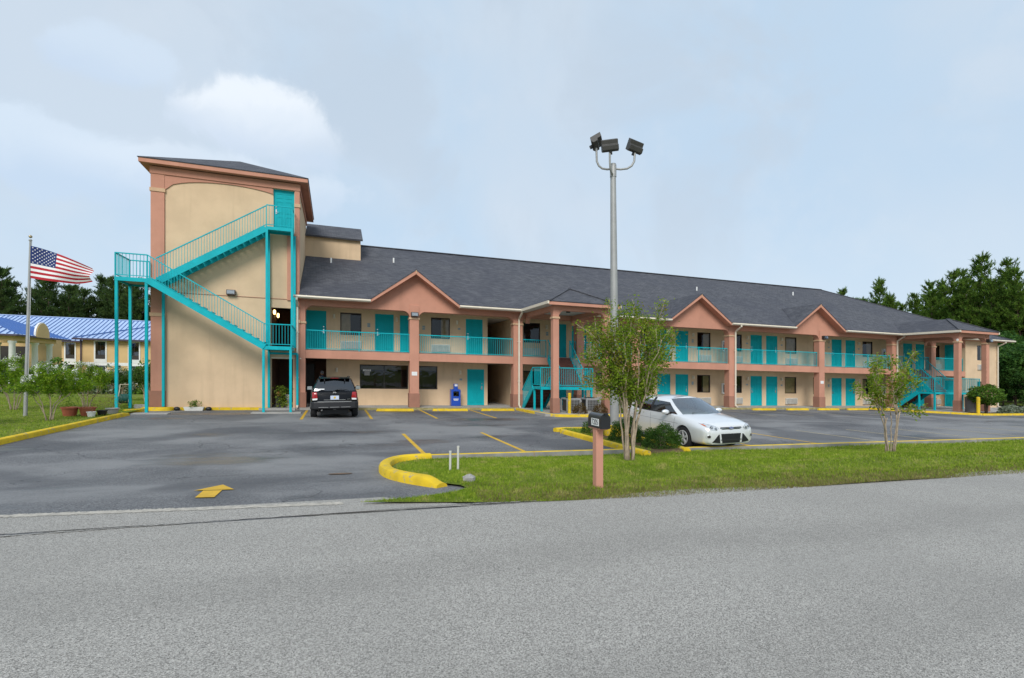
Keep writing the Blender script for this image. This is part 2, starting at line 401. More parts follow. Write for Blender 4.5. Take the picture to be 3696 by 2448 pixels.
def ground_mat(name, a, b, dry, dryamt):
    m = NT(name)
    c = m.mix(m.ramp(m.noise(1.4, 7, .65), .3, .7), a, b)
    c = m.mix(m.math('MULTIPLY', m.ramp(m.noise(.8, 6, .6), .45, .72), dryamt), c, dry)
    c = m.mix(m.math('MULTIPLY', m.noise(70, 3, .7), .6), c, dk(a, .45))
    m.set('Base Color', c).set('Roughness', .95).set('Specular IOR Level', .1); m.bump(m.noise(60, 4, .7), .8, .02); return m.mat
M['turf'] = ground_mat('turf soil', (.13, .19, .022), (.25, .30, .05), (.36, .31, .14), .5)
M['soil'] = ground_mat('bed soil', (.10, .07, .04), (.17, .12, .07), (.22, .17, .10), .4)
M['gravel'] = mk('sandy grit', (.50, .46, .395), .95, .3, 14, bump=.7, bs=90, fine=.5)
def leaf_mat(name, a, b, red=None, trans=.35, vs=9):
    m = NT(name)
    c = m.mix(m.ramp(m.noise(vs, 3, .6), .32, .68), a, b)
    c = m.mix(m.math('MULTIPLY', m.ramp(m.noise(1.7, 3), .40, .68), .5), c, dk(a, .75))
    if red: c = m.mix(m.math('MULTIPLY', m.ramp(m.noise(3.1, 4), .52, .68), .75), c, red)
    m.set('Base Color', c).set('Roughness', .55).set('Specular IOR Level', .15)
    tl = m.n.new('ShaderNodeBsdfTranslucent'); m.t.links.new(c, tl.inputs[0])
    mx = m.n.new('ShaderNodeMixShader'); mx.inputs[0].default_value = trans
    m.t.links.new(m.p.outputs[0], mx.inputs[1]); m.t.links.new(tl.outputs[0], mx.inputs[2]); m.t.links.new(mx.outputs[0], m.out.inputs[0]); return m.mat
M['myrtle'] = leaf_mat('crape myrtle leaves', (.10, .20, .012), (.35, .45, .04), (.27, .15, .04), .45)
M['myrtle_w'] = leaf_mat('white crape myrtle leaves', (.10, .23, .012), (.34, .47, .035), None, .45)
M['boxwood'] = leaf_mat('boxwood leaves', (.03, .085, .014), (.10, .19, .026))
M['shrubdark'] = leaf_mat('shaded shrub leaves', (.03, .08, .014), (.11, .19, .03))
M['shrub'] = leaf_mat('shrub leaves', (.05, .13, .016), (.17, .28, .035))
M['pine1'] = leaf_mat('pine needles', (.06, .135, .022), (.22, .34, .05), None, .5, 1.6)
M['pine2'] = leaf_mat('dull pine needles', (.045, .095, .03), (.14, .215, .055), None, .45, 1.6)
M['broad'] = leaf_mat('broad leaves', (.026, .088, .018), (.10, .20, .035), None, .35, 1.2)
M['redshrub'] = leaf_mat('reddish shrub leaves', (.10, .05, .02), (.17, .13, .035))
M['dryplant'] = leaf_mat('straw coloured stems', (.20, .17, .06), (.30, .26, .11))
M['ornament'] = leaf_mat('grey green leaves', (.16, .21, .13), (.36, .40, .30))
M['variegated'] = leaf_mat('yellow green ivy leaves', (.07, .16, .015), (.48, .50, .08), None, .3, 22)
M['blade'] = leaf_mat('grass blades', (.14, .25, .014), (.37, .46, .05), (.48, .42, .15), .3, 14)
M['flower'] = mk('white blossom', (.80, .80, .76), .8, .08, 20)

# ------------------------------------------------------------------ leaves and blades as numpy meshes
def raw_mesh(name, verts, faces, mat):
    """verts (N,3), faces (F,k) of one size"""
    me = bpy.data.meshes.new(name); k = faces.shape[1]
    me.vertices.add(len(verts)); me.vertices.foreach_set('co', verts.astype(np.float32).ravel())
    me.loops.add(faces.size); me.loops.foreach_set('vertex_index', faces.astype(np.int32).ravel())
    me.polygons.add(len(faces)); me.polygons.foreach_set('loop_start', np.arange(0, faces.size, k, dtype=np.int32))
    me.materials.append(mat); me.update(calc_edges=True); me.validate(); return me
def leaf_quads(pts, size, flat=.4, aspect=.5, up=None):
    """diamond leaves at pts (N,3); returns verts, faces"""
    n = len(pts); d = RNG.normal(size=(n, 3)); d[:, 2] = d[:, 2] * flat - .15
    if up is not None: d = d * .6 + up
    d /= np.linalg.norm(d, axis=1)[:, None]
    a = RNG.normal(size=(n, 3)); s = np.cross(d, a); s /= np.linalg.norm(s, axis=1)[:, None] + 1e-9
    L = (size * RNG.uniform(.6, 1.25, n))[:, None]; Wd = L * aspect * .5
    v = np.empty((n, 4, 3)); v[:, 0] = pts; v[:, 1] = pts + d * L * .5 + s * Wd; v[:, 2] = pts + d * L; v[:, 3] = pts + d * L * .5 - s * Wd
    return v.reshape(-1, 3), np.arange(n * 4).reshape(n, 4)
def leaf_obj(name, pts, size, mat, parent, **k):
    b = BASE[parent]; v, f = leaf_quads(np.array(pts), size, **k)
    o = link(bpy.data.objects.new(name, raw_mesh(name, v, f, mat))); o.parent = parent; BASE[o] = b; return o

# ================================================================== the ground
def sst(t): t = max(0., min(1., t)); return t*t*(3-2*t)
LOT = -.37; WALK = -.25; FL2 = 2.64
def gd(y): return LOT * sst((y - 7.0) / 5.0)                       # driveway falls from the road to the car park
def interp(tab, y):
    for (y0, x0), (y1, x1) in zip(tab, tab[1:]):
        if y <= y1: return x0 + (x1 - x0) * max(0, (y - y0)) / (y1 - y0)
    return tab[-1][1]
NOSE = [(6.3, 4.2), (6.4, 2.7), (6.55, 1.7), (6.72, .75), (6.80, .3), (6.88, .95), (6.98, 1.35), (7.2, 1.75), (7.45, 1.85), (7.6, 1.70), (8.05, 1.36), (8.6, 1.16), (9.3, 1.06), (10.2, 1.06), (11.0, 1.12), (11.6, 1.29), (12.1, 1.9)]
def gl(x, y):                                                      # front lawn with its shallow ditch
    k = sst((x - 1.6) / 2.5)
    d = -.24 * math.exp(-((y - 8.05) / .5) ** 2) * k + .02 * math.sin(x * .9 + y) * k
    return gd(y) + .035 * sst((y - 6.35) / .5) + d - .02 * k * sst((y - 9) / 3)
def strip_grid(xl, xr, ys, nx, zf):
    """rows of quads between two boundary functions of y"""
    b = MB(); n = nx + 1
    for y in ys:
        a, c = xl(y), xr(y); b.v += [(a + (c - a) * i / nx, y, zf(a + (c - a) * i / nx, y)) for i in range(n)]
    for j in range(len(ys) - 1):
        for i in range(nx): b.f.append([j*n+i, j*n+i+1, (j+1)*n+i+1, (j+1)*n+i]); b.m.append(0)
    return b
def frange(a, b, n): return [a + (b - a) * i / n for i in range(n + 1)]
def setting(name, b, mat, **k): return tag(b.build(name, mat, **k), kind='structure')

setting('ground', strip_grid(lambda y: -900, lambda y: 900, frange(-500, 1500, 20), 60, lambda x, y: -1.5), M['turf'])
setting('road', strip_grid(lambda y: -80, lambda y: 90, frange(-9, 6.9, 12), 40, lambda x, y: 0), M['road'])
setting('road_verge', strip_grid(lambda y: -80, lambda y: 90, frange(-30, -9, 4), 30, lambda x, y: -.08), M['turf'])
lot = strip_grid(lambda y: -9, lambda y: interp(NOSE, y) + .35, frange(6.4, 12.0, 28), 20, lambda x, y: gd(y))
b2 = strip_grid(lambda y: -9, lambda y: 95, [12.0, 14, 18, 22, 26, 30], 60, lambda x, y: LOT); lot.add(b2.v, b2.f)
b2 = strip_grid(lambda y: 52.5, lambda y: 95, [30, 36, 45, 60], 20, lambda x, y: LOT); lot.add(b2.v, b2.f)
lot = setting('parking_lot', lot, M['lot'], smooth=True)
apron = setting('road_apron', strip_grid(lambda y: -60, lambda y: 1.9 - (y - 6.3) * 1.6, frange(6.45, 7.12, 6), 40, lambda x, y: .005 - .001*(7-y)), M['road'])
def ribbon(name, pts, w, z, mat, parent=None, jag=.0, n=60, seed=1):
    """thin irregular strip along a polyline"""
    rr = random.Random(seed); b = MB(); P = []
    for (x0, y0), (x1, y1) in zip(pts, pts[1:]):
        P += [(x0 + (x1-x0)*i/n, y0 + (y1-y0)*i/n) for i in range(n)]
    P.append(pts[-1])
    for i, (x, y) in enumerate(P):
        k = w * (1 + jag * rr.uniform(-1, 1)); o = jag * w * rr.uniform(-.5, .5); zz = z(x, y) if callable(z) else z
        b.v += [(x, y - k/2 + o, zz), (x, y + k/2 + o, zz)]
    b.f = [[2*i, 2*i+2, 2*i+3, 2*i+1] for i in range(len(P)-1)]; b.m = [0] * len(b.f)
    o = b.build(name, mat, parent)
    return o if parent else tag(o, kind='structure')
ribbon('grit_seam', [(-30, 7.55), (-3.4, 7.17), (-1.6, 7.03), (.1, 6.9)], .13, lambda x, y: max(.008, gd(y) + .010), M['gravel'], jag=.28, n=150, seed=3)
ribbon('grit_seam', [(-30, 6.30), (-3.0, 6.36), (-1.4, 6.42), (1.4, 6.5), (2.6, 6.45)], .022, .009, M['road'], jag=.9, n=50, seed=5)
ribbon('asphalt_crack', [(-3.2, 6.42), (-.4, 6.46), (1.2, 6.53), (2.6, 6.50)], .006, .0105, M['stone'], jag=.9, n=40, seed=9)

lawn = strip_grid(lambda y: interp(NOSE, y), lambda y: 90, [6.30, 6.4, 6.5, 6.6, 6.7, 6.8] + frange(6.9, 12.06, 24), 120, gl)
lawn = setting('front_lawn', lawn, M['turf'], smooth=True)
setting('side_lawn', strip_grid(lambda y: -90, lambda y: -7.93, frange(8.5, 68, 20), 20, lambda x, y: -.27 - .95 * sst((y - 36) / 28)), M['turf'], smooth=True)
setting('far_lawn', strip_grid(lambda y: 54 if y > 30 else 66, lambda y: 130, frange(12.2, 130, 16), 16, lambda x, y: -.33), M['turf'])
setting('back_yard', strip_grid(lambda y: -90, lambda y: 130, frange(68, 132, 4), 20, lambda x, y: -1.25), M['turf'])

# -------- painted marks: parts of the car park
def mark(name, quad, mat, z=.012, parent=lot):
    b = MB(); zz = lambda x, y: gd(y) + z if y < 12 else LOT + z
    b.add([(x, y, zz(x, y)) for x, y in quad], [tuple(range(len(quad)))]); return b.build(name, mat, parent)
def stall(x, y0, y1, w=.11, mat='stripe'):
    n = 5; b = MB()
    for i in range(n + 1): y = y0 + (y1-y0)*i/n; b.v += [(x - w/2, y, LOT + .004), (x + w/2, y, LOT + .004)]
    b.f = [[2*i, 2*i+1, 2*i+3, 2*i+2] for i in range(n)]; b.m = [0]*n; b.build('stall_stripe', M[mat], lot)
for x in (-1.27, 1.46, 4.2, 6.87): stall(x, 22.4, 27.3)
for x in (17.5, 20.2, 22.9, 25.6, 28.3, 31, 33.7, 36.4): stall(x, 22.4, 26.9, .10, 'stripe_old')
for x in (2.1, 4.72): stall(x, 12.9, 17.15)
for x in (12.05, 14.76, 17.55, 20.25, 22.95, 25.65, 28.35, 31.05, 33.75): stall(x, 12.2, 16.2, .10, 'stripe' if x < 15 else 'stripe_old')
mark('painted_arrow_head', [(-1.62, 9.0), (-1.87, 8.36), (-1.35, 8.29)], M['stripe'])
mark('painted_arrow_shaft', [(-1.74, 8.30), (-1.50, 8.27), (-1.48, 7.66), (-1.71, 7.70)], M['stripe'])
mark('manhole_rust_stain', [(.10 + .22*math.cos(a*PI/6), 10.2 + .14*math.sin(a*PI/6)) for a in range(12)], mk('rust stain', (.16, .10, .06), .8, .3, 9), .012)

# -------- kerbs
def kerb_path(pts, zf, w=.16, h=.24, r=.035, mats=('yellow',), back_grey=False, name='kerb', cap=True):
    """kerb of rounded section swept along plan points; zf(x,y) gives its top"""
    b = MB(); P = [Vector((x, y, 0)) for x, y in pts]
    prof = [(-w/2, -h), (-w/2, -r), (-w/2 + r*.35, -r*.3), (-w/2 + r, 0), (w/2 - r, 0), (w/2 - r*.35, -r*.3), (w/2, -r), (w/2, -h)]; n = len(prof)
    for i, p in enumerate(P):
        d = (P[min(i+1, len(P)-1)] - P[max(i-1, 0)]).normalized(); s = Vector((d.y, -d.x, 0)); z = zf(p.x, p.y)
        b.v += [tuple(p + s*a + Vector((0, 0, z + c))) for a, c in prof]
    for i in range(len(P) - 1):
        for k in range(n - 1):
            b.f.append([i*n+k, (i+1)*n+k, (i+1)*n+k+1, i*n+k+1]); b.m.append(1 if back_grey and k in back_grey else 0)
    b.f.append(list(range(n))); b.m.append(0); b.f.append([(len(P)-1)*n + k for k in range(n-1, -1, -1)]); b.m.append(0)
    return b
M['kerbgrey'] = mk('weathered kerb concrete', (.27, .262, .24), .9, .25, 2.5, bump=.3, bs=50, fine=.4, streak=.4)
M['faded'] = mk('faded yellow kerb paint', (.34, .29, .13), .9, .35, 6, bump=.3, bs=40, fine=.5)
def kerb_run(name, pts, zf, seg=3.0, paint='yellow', **k):
    """a kerb as separate cast lengths with open joints, children of one kerb"""
    mats = [M[paint], M['kerbgrey']]
    root = link(bpy.data.objects.new(name, None)); L = W(pts[0][0], pts[0][1], zf(*pts[0])); root.location = L; BASE[root] = L; tag(root, kind='structure')
    dense = []; 
    for (x0, y0), (x1, y1) in zip(pts, pts[1:]):
        m = max(1, int(math.hypot(x1-x0, y1-y0) / .25)); dense += [(x0+(x1-x0)*i/m, y0+(y1-y0)*i/m) for i in range(m)]
    dense.append(pts[-1]); cur = [dense[0]]; acc = 0
    for a, c in zip(dense, dense[1:]):
        acc += math.hypot(c[0]-a[0], c[1]-a[1]); cur.append(c)
        if acc >= seg or c is dense[-1]:
            if len(cur) > 1:
                e = Vector((cur[-1][0]-cur[-2][0], cur[-1][1]-cur[-2][1], 0)).normalized() * .012
                kerb_path(cur[:-1] + [(cur[-1][0]-e.x, cur[-1][1]-e.y)], zf, **k).build('kerb_segment', mats, root, smooth=35)
            cur = [c]; acc = 0
    return root
def smooth_path(pts, n=6):
    out = []
    for i in range(len(pts) - 1):
        p0, p1, p2, p3 = [Vector(pts[max(0, min(len(pts)-1, j))]) for j in (i-1, i, i+1, i+2)]
        for k in range(n):
            t = k / n; q = .5*((2*p1) + (p2-p0)*t + (2*p0-5*p1+4*p2-p3)*t*t + (3*p1-p0-3*p2+p3)*t**3); out.append((q.x, q.y))
    out.append(pts[-1]); return out
nose = smooth_path([(2.1, 12.08), (1.5, 11.97), (1.16, 11.6), (.99, 11.0), (.92, 10.2), (.92, 9.3), (1.02, 8.6), (1.22, 8.05), (1.50, 7.60)])
kerb_run('kerb', nose, lambda x, y: gd(y) + .15 - .09 * sst((7.9 - y) / .3), seg=1.9, w=.24, h=.34, r=.07)
kerb_run('kerb', [(2.12, 12.08), (7.45, 12.08)], lambda x, y: LOT + .125, seg=2.4, w=.15, h=.34, r=.03, back_grey=(5, 6))
kerb_run('kerb', [(9.12, 12.05), (60, 12.05)], lambda x, y: LOT + .125, seg=3.0, w=.15, h=.34, r=.03, back_grey=(5, 6))
kerb_run('kerb', [(7.5, 16.6), (7.55, 12.4), (7.6, 11.55)], lambda x, y: LOT + .14, seg=2.6, w=.22, h=.3, r=.06)
kerb_run('kerb', [(7.40, 17.05), (7.9, 17.2), (8.9, 17.15), (9.12, 16.6), (9.1, 12.6), (9.0, 11.8)], lambda x, y: LOT + .14, seg=2.6, w=.2, h=.3, r=.06)
kerb_run('kerb', [(-7.87, 9.0), (-7.87, 24.75)], lambda x, y: LOT + .15 - .05 * sst((y - 24.2) / .5), seg=3.05, w=.2, h=.34, r=.07)
kerb_run('kerb', smooth_path([(-8.35, 25.9), (-8.1, 26.3), (-7.95, 26.75), (-7.9, 27.1)]), lambda x, y: LOT + .14, seg=3, w=.2, h=.3, r=.06)
kerb_run('kerb', smooth_path([(-8.1, 27.8), (-8.0, 27.25), (-7.6, 27.12), (-7.15, 27.15), (-7.0, 27.38)]), lambda x, y: LOT + .16, seg=3, w=.26, h=.3, r=.05)
setting('island_bed', strip_grid(lambda y: 7.55, lambda y: 9.1, [11.6, 11.9] + frange(12.1, 17.15, 8), 4, lambda x, y: (-.285 if y > 11.8 else -.44) + .02*math.sin(3*x+2*y)), M['soil'])

# -------- walkway slab in front of the rooms, the porch slabs and planting beds
wk = MB(); wk.box(-1.8, 51.2, 27.36, 36, -.75, WALK, 0); wk.box(9.55, 13.9, 23.15, 27.36, -.75, WALK - .004, 0); wk.box(38.9, 47.0, 23.15, 27.36, -.75, WALK - .004, 0)
wk.box(-3.4, -1.8, 27.2, 30, -.75, WALK - .01, 0)
walk = setting('walkway', wk, M['concrete'])
kerb_run('kerb', [(-.1, 27.3), (9.4, 27.3)], lambda x, y: WALK + .004, seg=3.0, w=.12, h=.3, r=.02, paint='faded')
kerb_run('kerb', [(16.5, 27.3), (38.7, 27.3)], lambda x, y: WALK + .004, seg=3.0, w=.12, h=.3, r=.02, paint='faded')
kerb_run('kerb', smooth_path([(9.5, 27.1), (9.6, 25), (9.9, 23.2), (10.4, 22.75), (11.2, 22.7), (16.0, 22.75), (16.6, 23.4), (16.6, 27.2)]), lambda x, y: WALK + .006, seg=2.8, w=.2, h=.32, r=.04)
kerb_run('kerb', smooth_path([(36.2, 27.2), (36.9, 25.4), (38.2, 23.2), (38.9, 22.3), (39.8, 21.9), (44.5, 21.9), (45.2, 22.3)]), lambda x, y: WALK + .006, seg=2.8, w=.2, h=.32, r=.04)
setting('porch_bed', strip_grid(lambda y: 10.3, lambda y: 16.55, frange(22.8, 27.3, 4), 6, lambda x, y: WALK - .035), M['soil'])
setting('porch_bed', strip_grid(lambda y: 39.3, lambda y: 45, frange(22.0, 23.2, 2), 6, lambda x, y: WALK - .035), M['soil'])
wk2 = MB(); wk2.box(-3.5, -1.45, 25.35, 26.1, -.6, LOT + .03); setting('stair_pad', wk2, M['concrete'])
wk2 = MB(); wk2.box(-8.0, -6.6, 25.2, 25.75, -.6, LOT + .03); setting('stair_pad', wk2, M['concrete'])
ts = MB(); ts.box(-6.8, -3.0, 27.38, 27.48, -.6, -.24); setting('kerb', ts, M['yellow'])

# -------- wheel stops, one by one
def stop_mesh():
    b = MB(); L, w, t, h = .93, .085, .055, .125
    b.add([(-L,-w,0),(L,-w,0),(L,w,0),(-L,w,0),(-L+.05,-t,h),(L-.05,-t,h),(L-.05,t,h),(-L+.05,t,h)],
          [(0,3,2,1),(4,5,6,7),(0,1,5,4),(1,2,6,5),(2,3,7,6),(3,0,4,7)]); return b.mesh('wheel_stop', M['yellow'], shear=False)
STOP = stop_mesh()
near = {2.86: 'yellow wheel stop below the office window, right of the black SUV', 5.65: 'yellow wheel stop in front of the blue newspaper box', 8.22: 'yellow wheel stop in front of the ground floor passage left of the stair porch'}
xs = list(near) + [26.1, 28.9, 31.6, 34.3, 36.95]
farl = ['yellow wheel stop just behind the bonnet of the silver hatchback', 'yellow wheel stop second to the right of the silver hatchback', 'yellow wheel stop just left of the column with a white notice, far bays', 'yellow wheel stop just right of the column with a white notice, far bays', 'yellow wheel stop partly behind the small tree on the lawn']
for i, x in enumerate(xs):
    o = link(bpy.data.objects.new('wheel_stop', STOP)); o.location = W(x, 26.55, LOT); BASE[o] = o.location.copy(); o.rotation_euler = (0, math.atan(SLOPE), R(random.uniform(-1.2, 1.2)))
    add_bevel(o, .015); tag(o, near.get(x) or farl[i - 3], 'wheel stop', 'yellow wheel stops along the walkway')

# -------- grass blades (uncountable): one mesh for each lawn
def blades(name, label, pts, h, w, lean=.45):
    n = len(pts); d = RNG.normal(size=(n, 3)) * lean; d[:, 2] = 1; d /= np.linalg.norm(d, axis=1)[:, None]
    ang = RNG.uniform(0, 2*PI, n); s = np.stack([np.cos(ang), np.sin(ang), np.zeros(n)], 1)
    H = (h * RNG.uniform(.5, 1.3, n))[:, None]; Wd = (w * RNG.uniform(.7, 1.2, n))[:, None]
    v = np.empty((n, 3, 3)); v[:, 0] = pts - s*Wd/2; v[:, 1] = pts + s*Wd/2; v[:, 2] = pts + d*H
    c = pts.mean(0); o = link(bpy.data.objects.new(name, raw_mesh(name, v.reshape(-1, 3) - c, np.arange(n*3).reshape(n, 3), M['blade']))); o.location = c
    return tag(o, label, 'grass', kind='stuff')
def scatter(n, x0, x1, y0, y1, ok, z, p=1.6):
    out = []
    while len(out) < n:
        x = random.uniform(x0, x1); y = random.uniform(y0, y1); d = math.hypot(x, y)
        if ok(x, y) and random.random() < (6.5 / d) ** p: out.append((x, y, z(x, y) + drop(x)))
    return np.array(out)
def in_lawn(x, y): return x > interp(NOSE, y) + .03 + (.06 if y > 7.6 else 0) and x < 2.2 * y + 2 and random.random() < (1 if y > 6.75 else .55)
P_ = scatter(120000, 0, 27, 6.33, 11.98, in_lawn, gl); dd = np.linalg.norm(P_, axis=1)
blades('lawn_grass', 'mown green grass strip between the road and the car park', P_, .028 + .0022 * dd, .004 + .00085 * dd)
P_ = scatter(3500, -.2, 3.0, 6.34, 7.5, lambda x, y: x > interp(NOSE, y) - .03 and y < 7.0 + .25*random.random()**2 + max(0, x*.1), gl, 0)
blades('verge_grass', 'long grass tuft growing over the asphalt edge beside the driveway', P_, .038, .008, .6)
P_ = scatter(70000, -22, -7.98, 11, 36, lambda x, y: x > -1.0 * y + 4 or x > -12, lambda x, y: -.27, .6)
blades('side_grass', 'mown green grass round the flagpole left of the tower', P_, .055, .016)
P_ = scatter(3500, 7.62, 9.0, 11.8, 17.0, lambda x, y: y > 15.2 or x < 7.95 and random.random() < .5, lambda x, y: -.27, 0)
blades('island_grass', 'short grass on the yellow kerbed island by the lamp post', P_, .07, .016)
P_ = scatter(20000, 1.8, 22, 6.28, 7.9, lambda x, y: x > interp(NOSE, y) and x < 2.2*y + 2 and random.random() < math.exp(-(y - 6.3)/.55), gl, 1)
o = blades('dry_grass', 'straw coloured dry grass along the road edge of the lawn', P_, .06, .011, .8); o.data.materials[0] = M['dryplant']

# ================================================================== the motel
YC, YW = 27.5, 29.3
motel = thing('motel_building', 'long two storey tan and salmon stucco motel with turquoise doors and a corner tower', 'motel', (22, YC, WALK))

# -------- shared meshes for doors, windows, air conditioners, balusters
def door_mesh():
    b = MB(); w, h = .47, 2.03; b.box(-w, w, 0, .045, 0, h)
    for x0, x1 in ((-.38, -.06), (.06, .38)):
        for z0, z1 in ((.16, .78), (.92, 1.52), (1.66, 1.90)):
            for a in ((x0, x1, z0, z0+.03), (x0, x1, z1-.03, z1), (x0, x0+.03, z0+.03, z1-.03), (x1-.03, x1, z0+.03, z1-.03)):
                b.box(a[0], a[1], -.014, .001, a[2], a[3])
            b.box(x0+.07, x1-.07, -.008, .001, z0+.07, z1-.07)
    return b.mesh('door', M['tealdoor'], shear=False)
def dframe_mesh():
    b = MB()
    for x in (-.525, .47): b.box(x, x+.055, -.03, .07, 0, 2.085)
    b.box(-.47, .47, -.03, .07, 2.03, 2.085); return b.mesh('door_frame', M['teal'], shear=False)
def dhandle_mesh():
    b = MB(); b.box(-.03, .03, -.025, 0, .9, 1.12); b.bar((0, -.05, .98), (.11, -.05, .98), .02, .02); b.tube([(0,-.055,.98),(0,0,.98)], .018, 8)
    b.tube([(0,-.03,1.24),(0,0,1.24)], .03, 10); return b.mesh('handle', M['chrome'], shear=False)
DOOR, DFRAME, DHANDLE = door_mesh(), dframe_mesh(), dhandle_mesh()
def door(x0, x1, z, y=YW, hinge=1, handle=True):
    s = (x1 - x0) / 1.03
    o = inst('door', DOOR, motel, ((x0+x1)/2, y + .05, z), scale=(s, 1, 1))
    f = link(bpy.data.objects.new('door_frame', DFRAME)); f.parent = o; BASE[f] = BASE[o]
    if handle:
        h = link(bpy.data.objects.new('handle', DHANDLE)); h.parent = o; h.location = (.38 * hinge, 0, 0); h.scale = (-hinge, 1, 1); BASE[h] = BASE[o]
    return o
def wframe_mesh(w, h, mull=1):
    b = MB(); t = .05
    b.box(-w/2, w/2, -.01, .06, 0, t); b.box(-w/2, w/2, -.01, .06, h-t, h); b.box(-w/2, -w/2+t, -.01, .06, t, h-t); b.box(w/2-t, w/2, -.01, .06, t, h-t)
    for i in range(mull): x = -w/2 + w*(i+1)/(mull+1); b.box(x-.02, x+.02, 0, .05, t, h-t)
    return b.mesh('window_frame', M['bronze'], shear=False)
def pane_mesh(w, h):
    return MB().add([(-w/2+.04, .028, .04), (w/2-.04, .028, .04), (w/2-.04, .028, h-.04), (-w/2+.04, .028, h-.04)], [(0, 1, 2, 3)]).mesh('pane', M['glass'], shear=False)
def curtain_mesh(x0, x1, h, folds=9, seed=0):
    b = MB(); n = folds * 6; rr = random.Random(seed)
    for i in range(n+1):
        t = i/n; x = x0 + (x1-x0)*t; y = .09 + .025*math.sin(t*folds*2*PI + rr.uniform(-.4,.4)); b.v += [(x, y, .02), (x, y, h-.02)]
    b.f = [[2*i, 2*i+2, 2*i+3, 2*i+1] for i in range(n)]; b.m = [0]*n
    return b.mesh('curtain', M['curtain'], shear=False, smooth=True)
WW, WH = 1.09, 1.19
WFRAME, PANE = wframe_mesh(WW, WH, 0), pane_mesh(WW, WH)
CURT = {'l': curtain_mesh(-.5, -.02, WH, 7, 1), 'r': curtain_mesh(.06, .5, WH, 7, 2), 'f': curtain_mesh(-.5, .5, WH, 13, 3), 's': curtain_mesh(-.5, -.28, WH, 4, 4)}
def window(x0, z, cur='r', y=YW):
    cx = x0 + WW/2
    o = inst('window', WFRAME, motel, (cx, y + .05, z))
    for nm, me in (('pane', PANE),) + ((('curtain', CURT[cur]),) if cur else ()):
        c = link(bpy.data.objects.new(nm, me)); c.parent = o; BASE[c] = BASE[o]
    return o
def ac_mesh():
    b = MB(); b.box(-.53, .53, -.10, .2, 0, .42); return b.mesh('air_conditioner', M['offwhite'], shear=False)
def acg_mesh():
    b = MB()
    for i in range(9): b.bar((-.49, -.118, .045 + i*.042), (.49, -.118, .045 + i*.042), .03, .014)
    for x in (-.5, -.17, .17, .5): b.box(x-.012, x+.012, -.13, -.095, .02, .40)
    return b.mesh('grille', M['offwhite'], shear=False)
AC, ACG = ac_mesh(), acg_mesh()
def aircon(x0, z, y=YW):
    o = inst('air_conditioner', AC, motel, (x0 + .55, y, z)); c = link(bpy.data.objects.new('grille', ACG)); c.parent = o; BASE[c] = BASE[o]
def lamp_mesh():
    b = MB(); b.box(-.06, .06, -.03, 0, -.12, .12); b.tube([(0,-.11,-.1),(0,-.11,.1)], .055, 10); b.box(-.03,.03,-.1,0,.02,.06); return b.mesh('wall_lamp', M['trim'], shear=False)
LAMP = lamp_mesh()
PLAQ = MB().box(-.075, .075, -.012, 0, -.05, .05).mesh('room_number_plate', mk('grey blue plate', (.25, .33, .36), .5, .1, 5), shear=False)
def plate_text(): pass
BAL = MB().box(-.0085, .0085, -.0085, .0085, 0, .88).mesh('baluster', M['teal'], shear=False)

# -------- wall with openings
def wall_grid(b, x0, x1, z0, z1, y0, y1, ops):
    xs = sorted({x0, x1, *[v for o in ops for v in o[:2] if x0 < v < x1]}); zs = sorted({z0, z1, *[v for o in ops for v in o[2:] if z0 < v < z1]})
    for a, c in zip(zs, zs[1:]):
        run = None
        for i, (p, q) in enumerate(zip(xs, xs[1:])):
            hole = any(o[0] < (p+q)/2 < o[1] and o[2] < (a+c)/2 < o[3] for o in ops)
            if not hole: run = run if run is not None else p
            if run is not None and (hole or i == len(xs) - 2):
                b.box(run, p if hole else q, y0, y1, a, c); run = None
    return b
UD = [(-1.42, -.42, 1), (2.08, 3.08, -1), (3.41, 4.41, 1), (7.14, 8.15, -1)]
UW = [(.28, 'l'), (5.13, 'r'), (10.66, None), (15.5, 'r'), (18.17, 'l'), (23.13, 'r'), (25.78, 'l'), (30.72, 'f'), (33.37, 'l'), (38.35, 'r'), (40.98, None), (45.95, 'l')]
PAIRS = [(12.46, 13.47), (13.84, 14.85), (19.99, 21.0), (21.39, 22.41), (27.61, 28.63), (28.99, 30.02), (35.2, 36.21), (36.6, 37.6), (42.77, 43.8), (44.19, 45.2)]
PASS = (8.44, 9.84)
ou = [(a, c, FL2, FL2+2.085) for a, c, _ in UD] + [(a, c, FL2, FL2+2.085) for a, c in PAIRS] + [(a, a+WW, 3.51, 3.51+WH) for a, _ in UW] + [(*PASS, FL2, 4.84)]
b = wall_grid(MB(), -1.6, 47.1, 2.2, 5.1, YW, YW+.2, ou); b.build('upper_floor_wall', M['cream'], motel)
LW = [(10.66, 'l'), (15.5, 'f'), (18.17, 'l'), (23.11, 'r'), (25.78, 'l'), (30.70, 'f'), (33.37, 'f'), (38.35, 'l'), (40.98, 'r'), (45.95, 'l')]
ol = [(a, c, WALK, WALK+2.085) for a, c in PAIRS] + [(7.22, 8.24, WALK, WALK+2.085)] + [(a, a+WW, .63, .63+WH) for a, _ in LW] + [(*PASS, WALK, 2.18), (1.28, 3.86, .64, 1.95), (4.3, 5.5, .64, 1.95)]
b = wall_grid(MB(), -.42, 47.1, WALK, 2.2, YW, YW+.2, ol); b.build('ground_floor_wall', M['cream'], motel)
for a, c, h in UD: door(a, c, FL2, hinge=h)
for i, (a, c) in enumerate(PAIRS):
    door(a, c, FL2, hinge=-1 if i % 2 == 0 else 1); door(a, c, WALK, hinge=-1 if i % 2 == 0 else 1)
door(7.22, 8.24, WALK, hinge=1)
for a, cu in UW:
    window(a, 3.51, cu); aircon(a - .01, 2.76)
for a, cu in LW:
    window(a, .63, cu); aircon(a - .01, -.12)
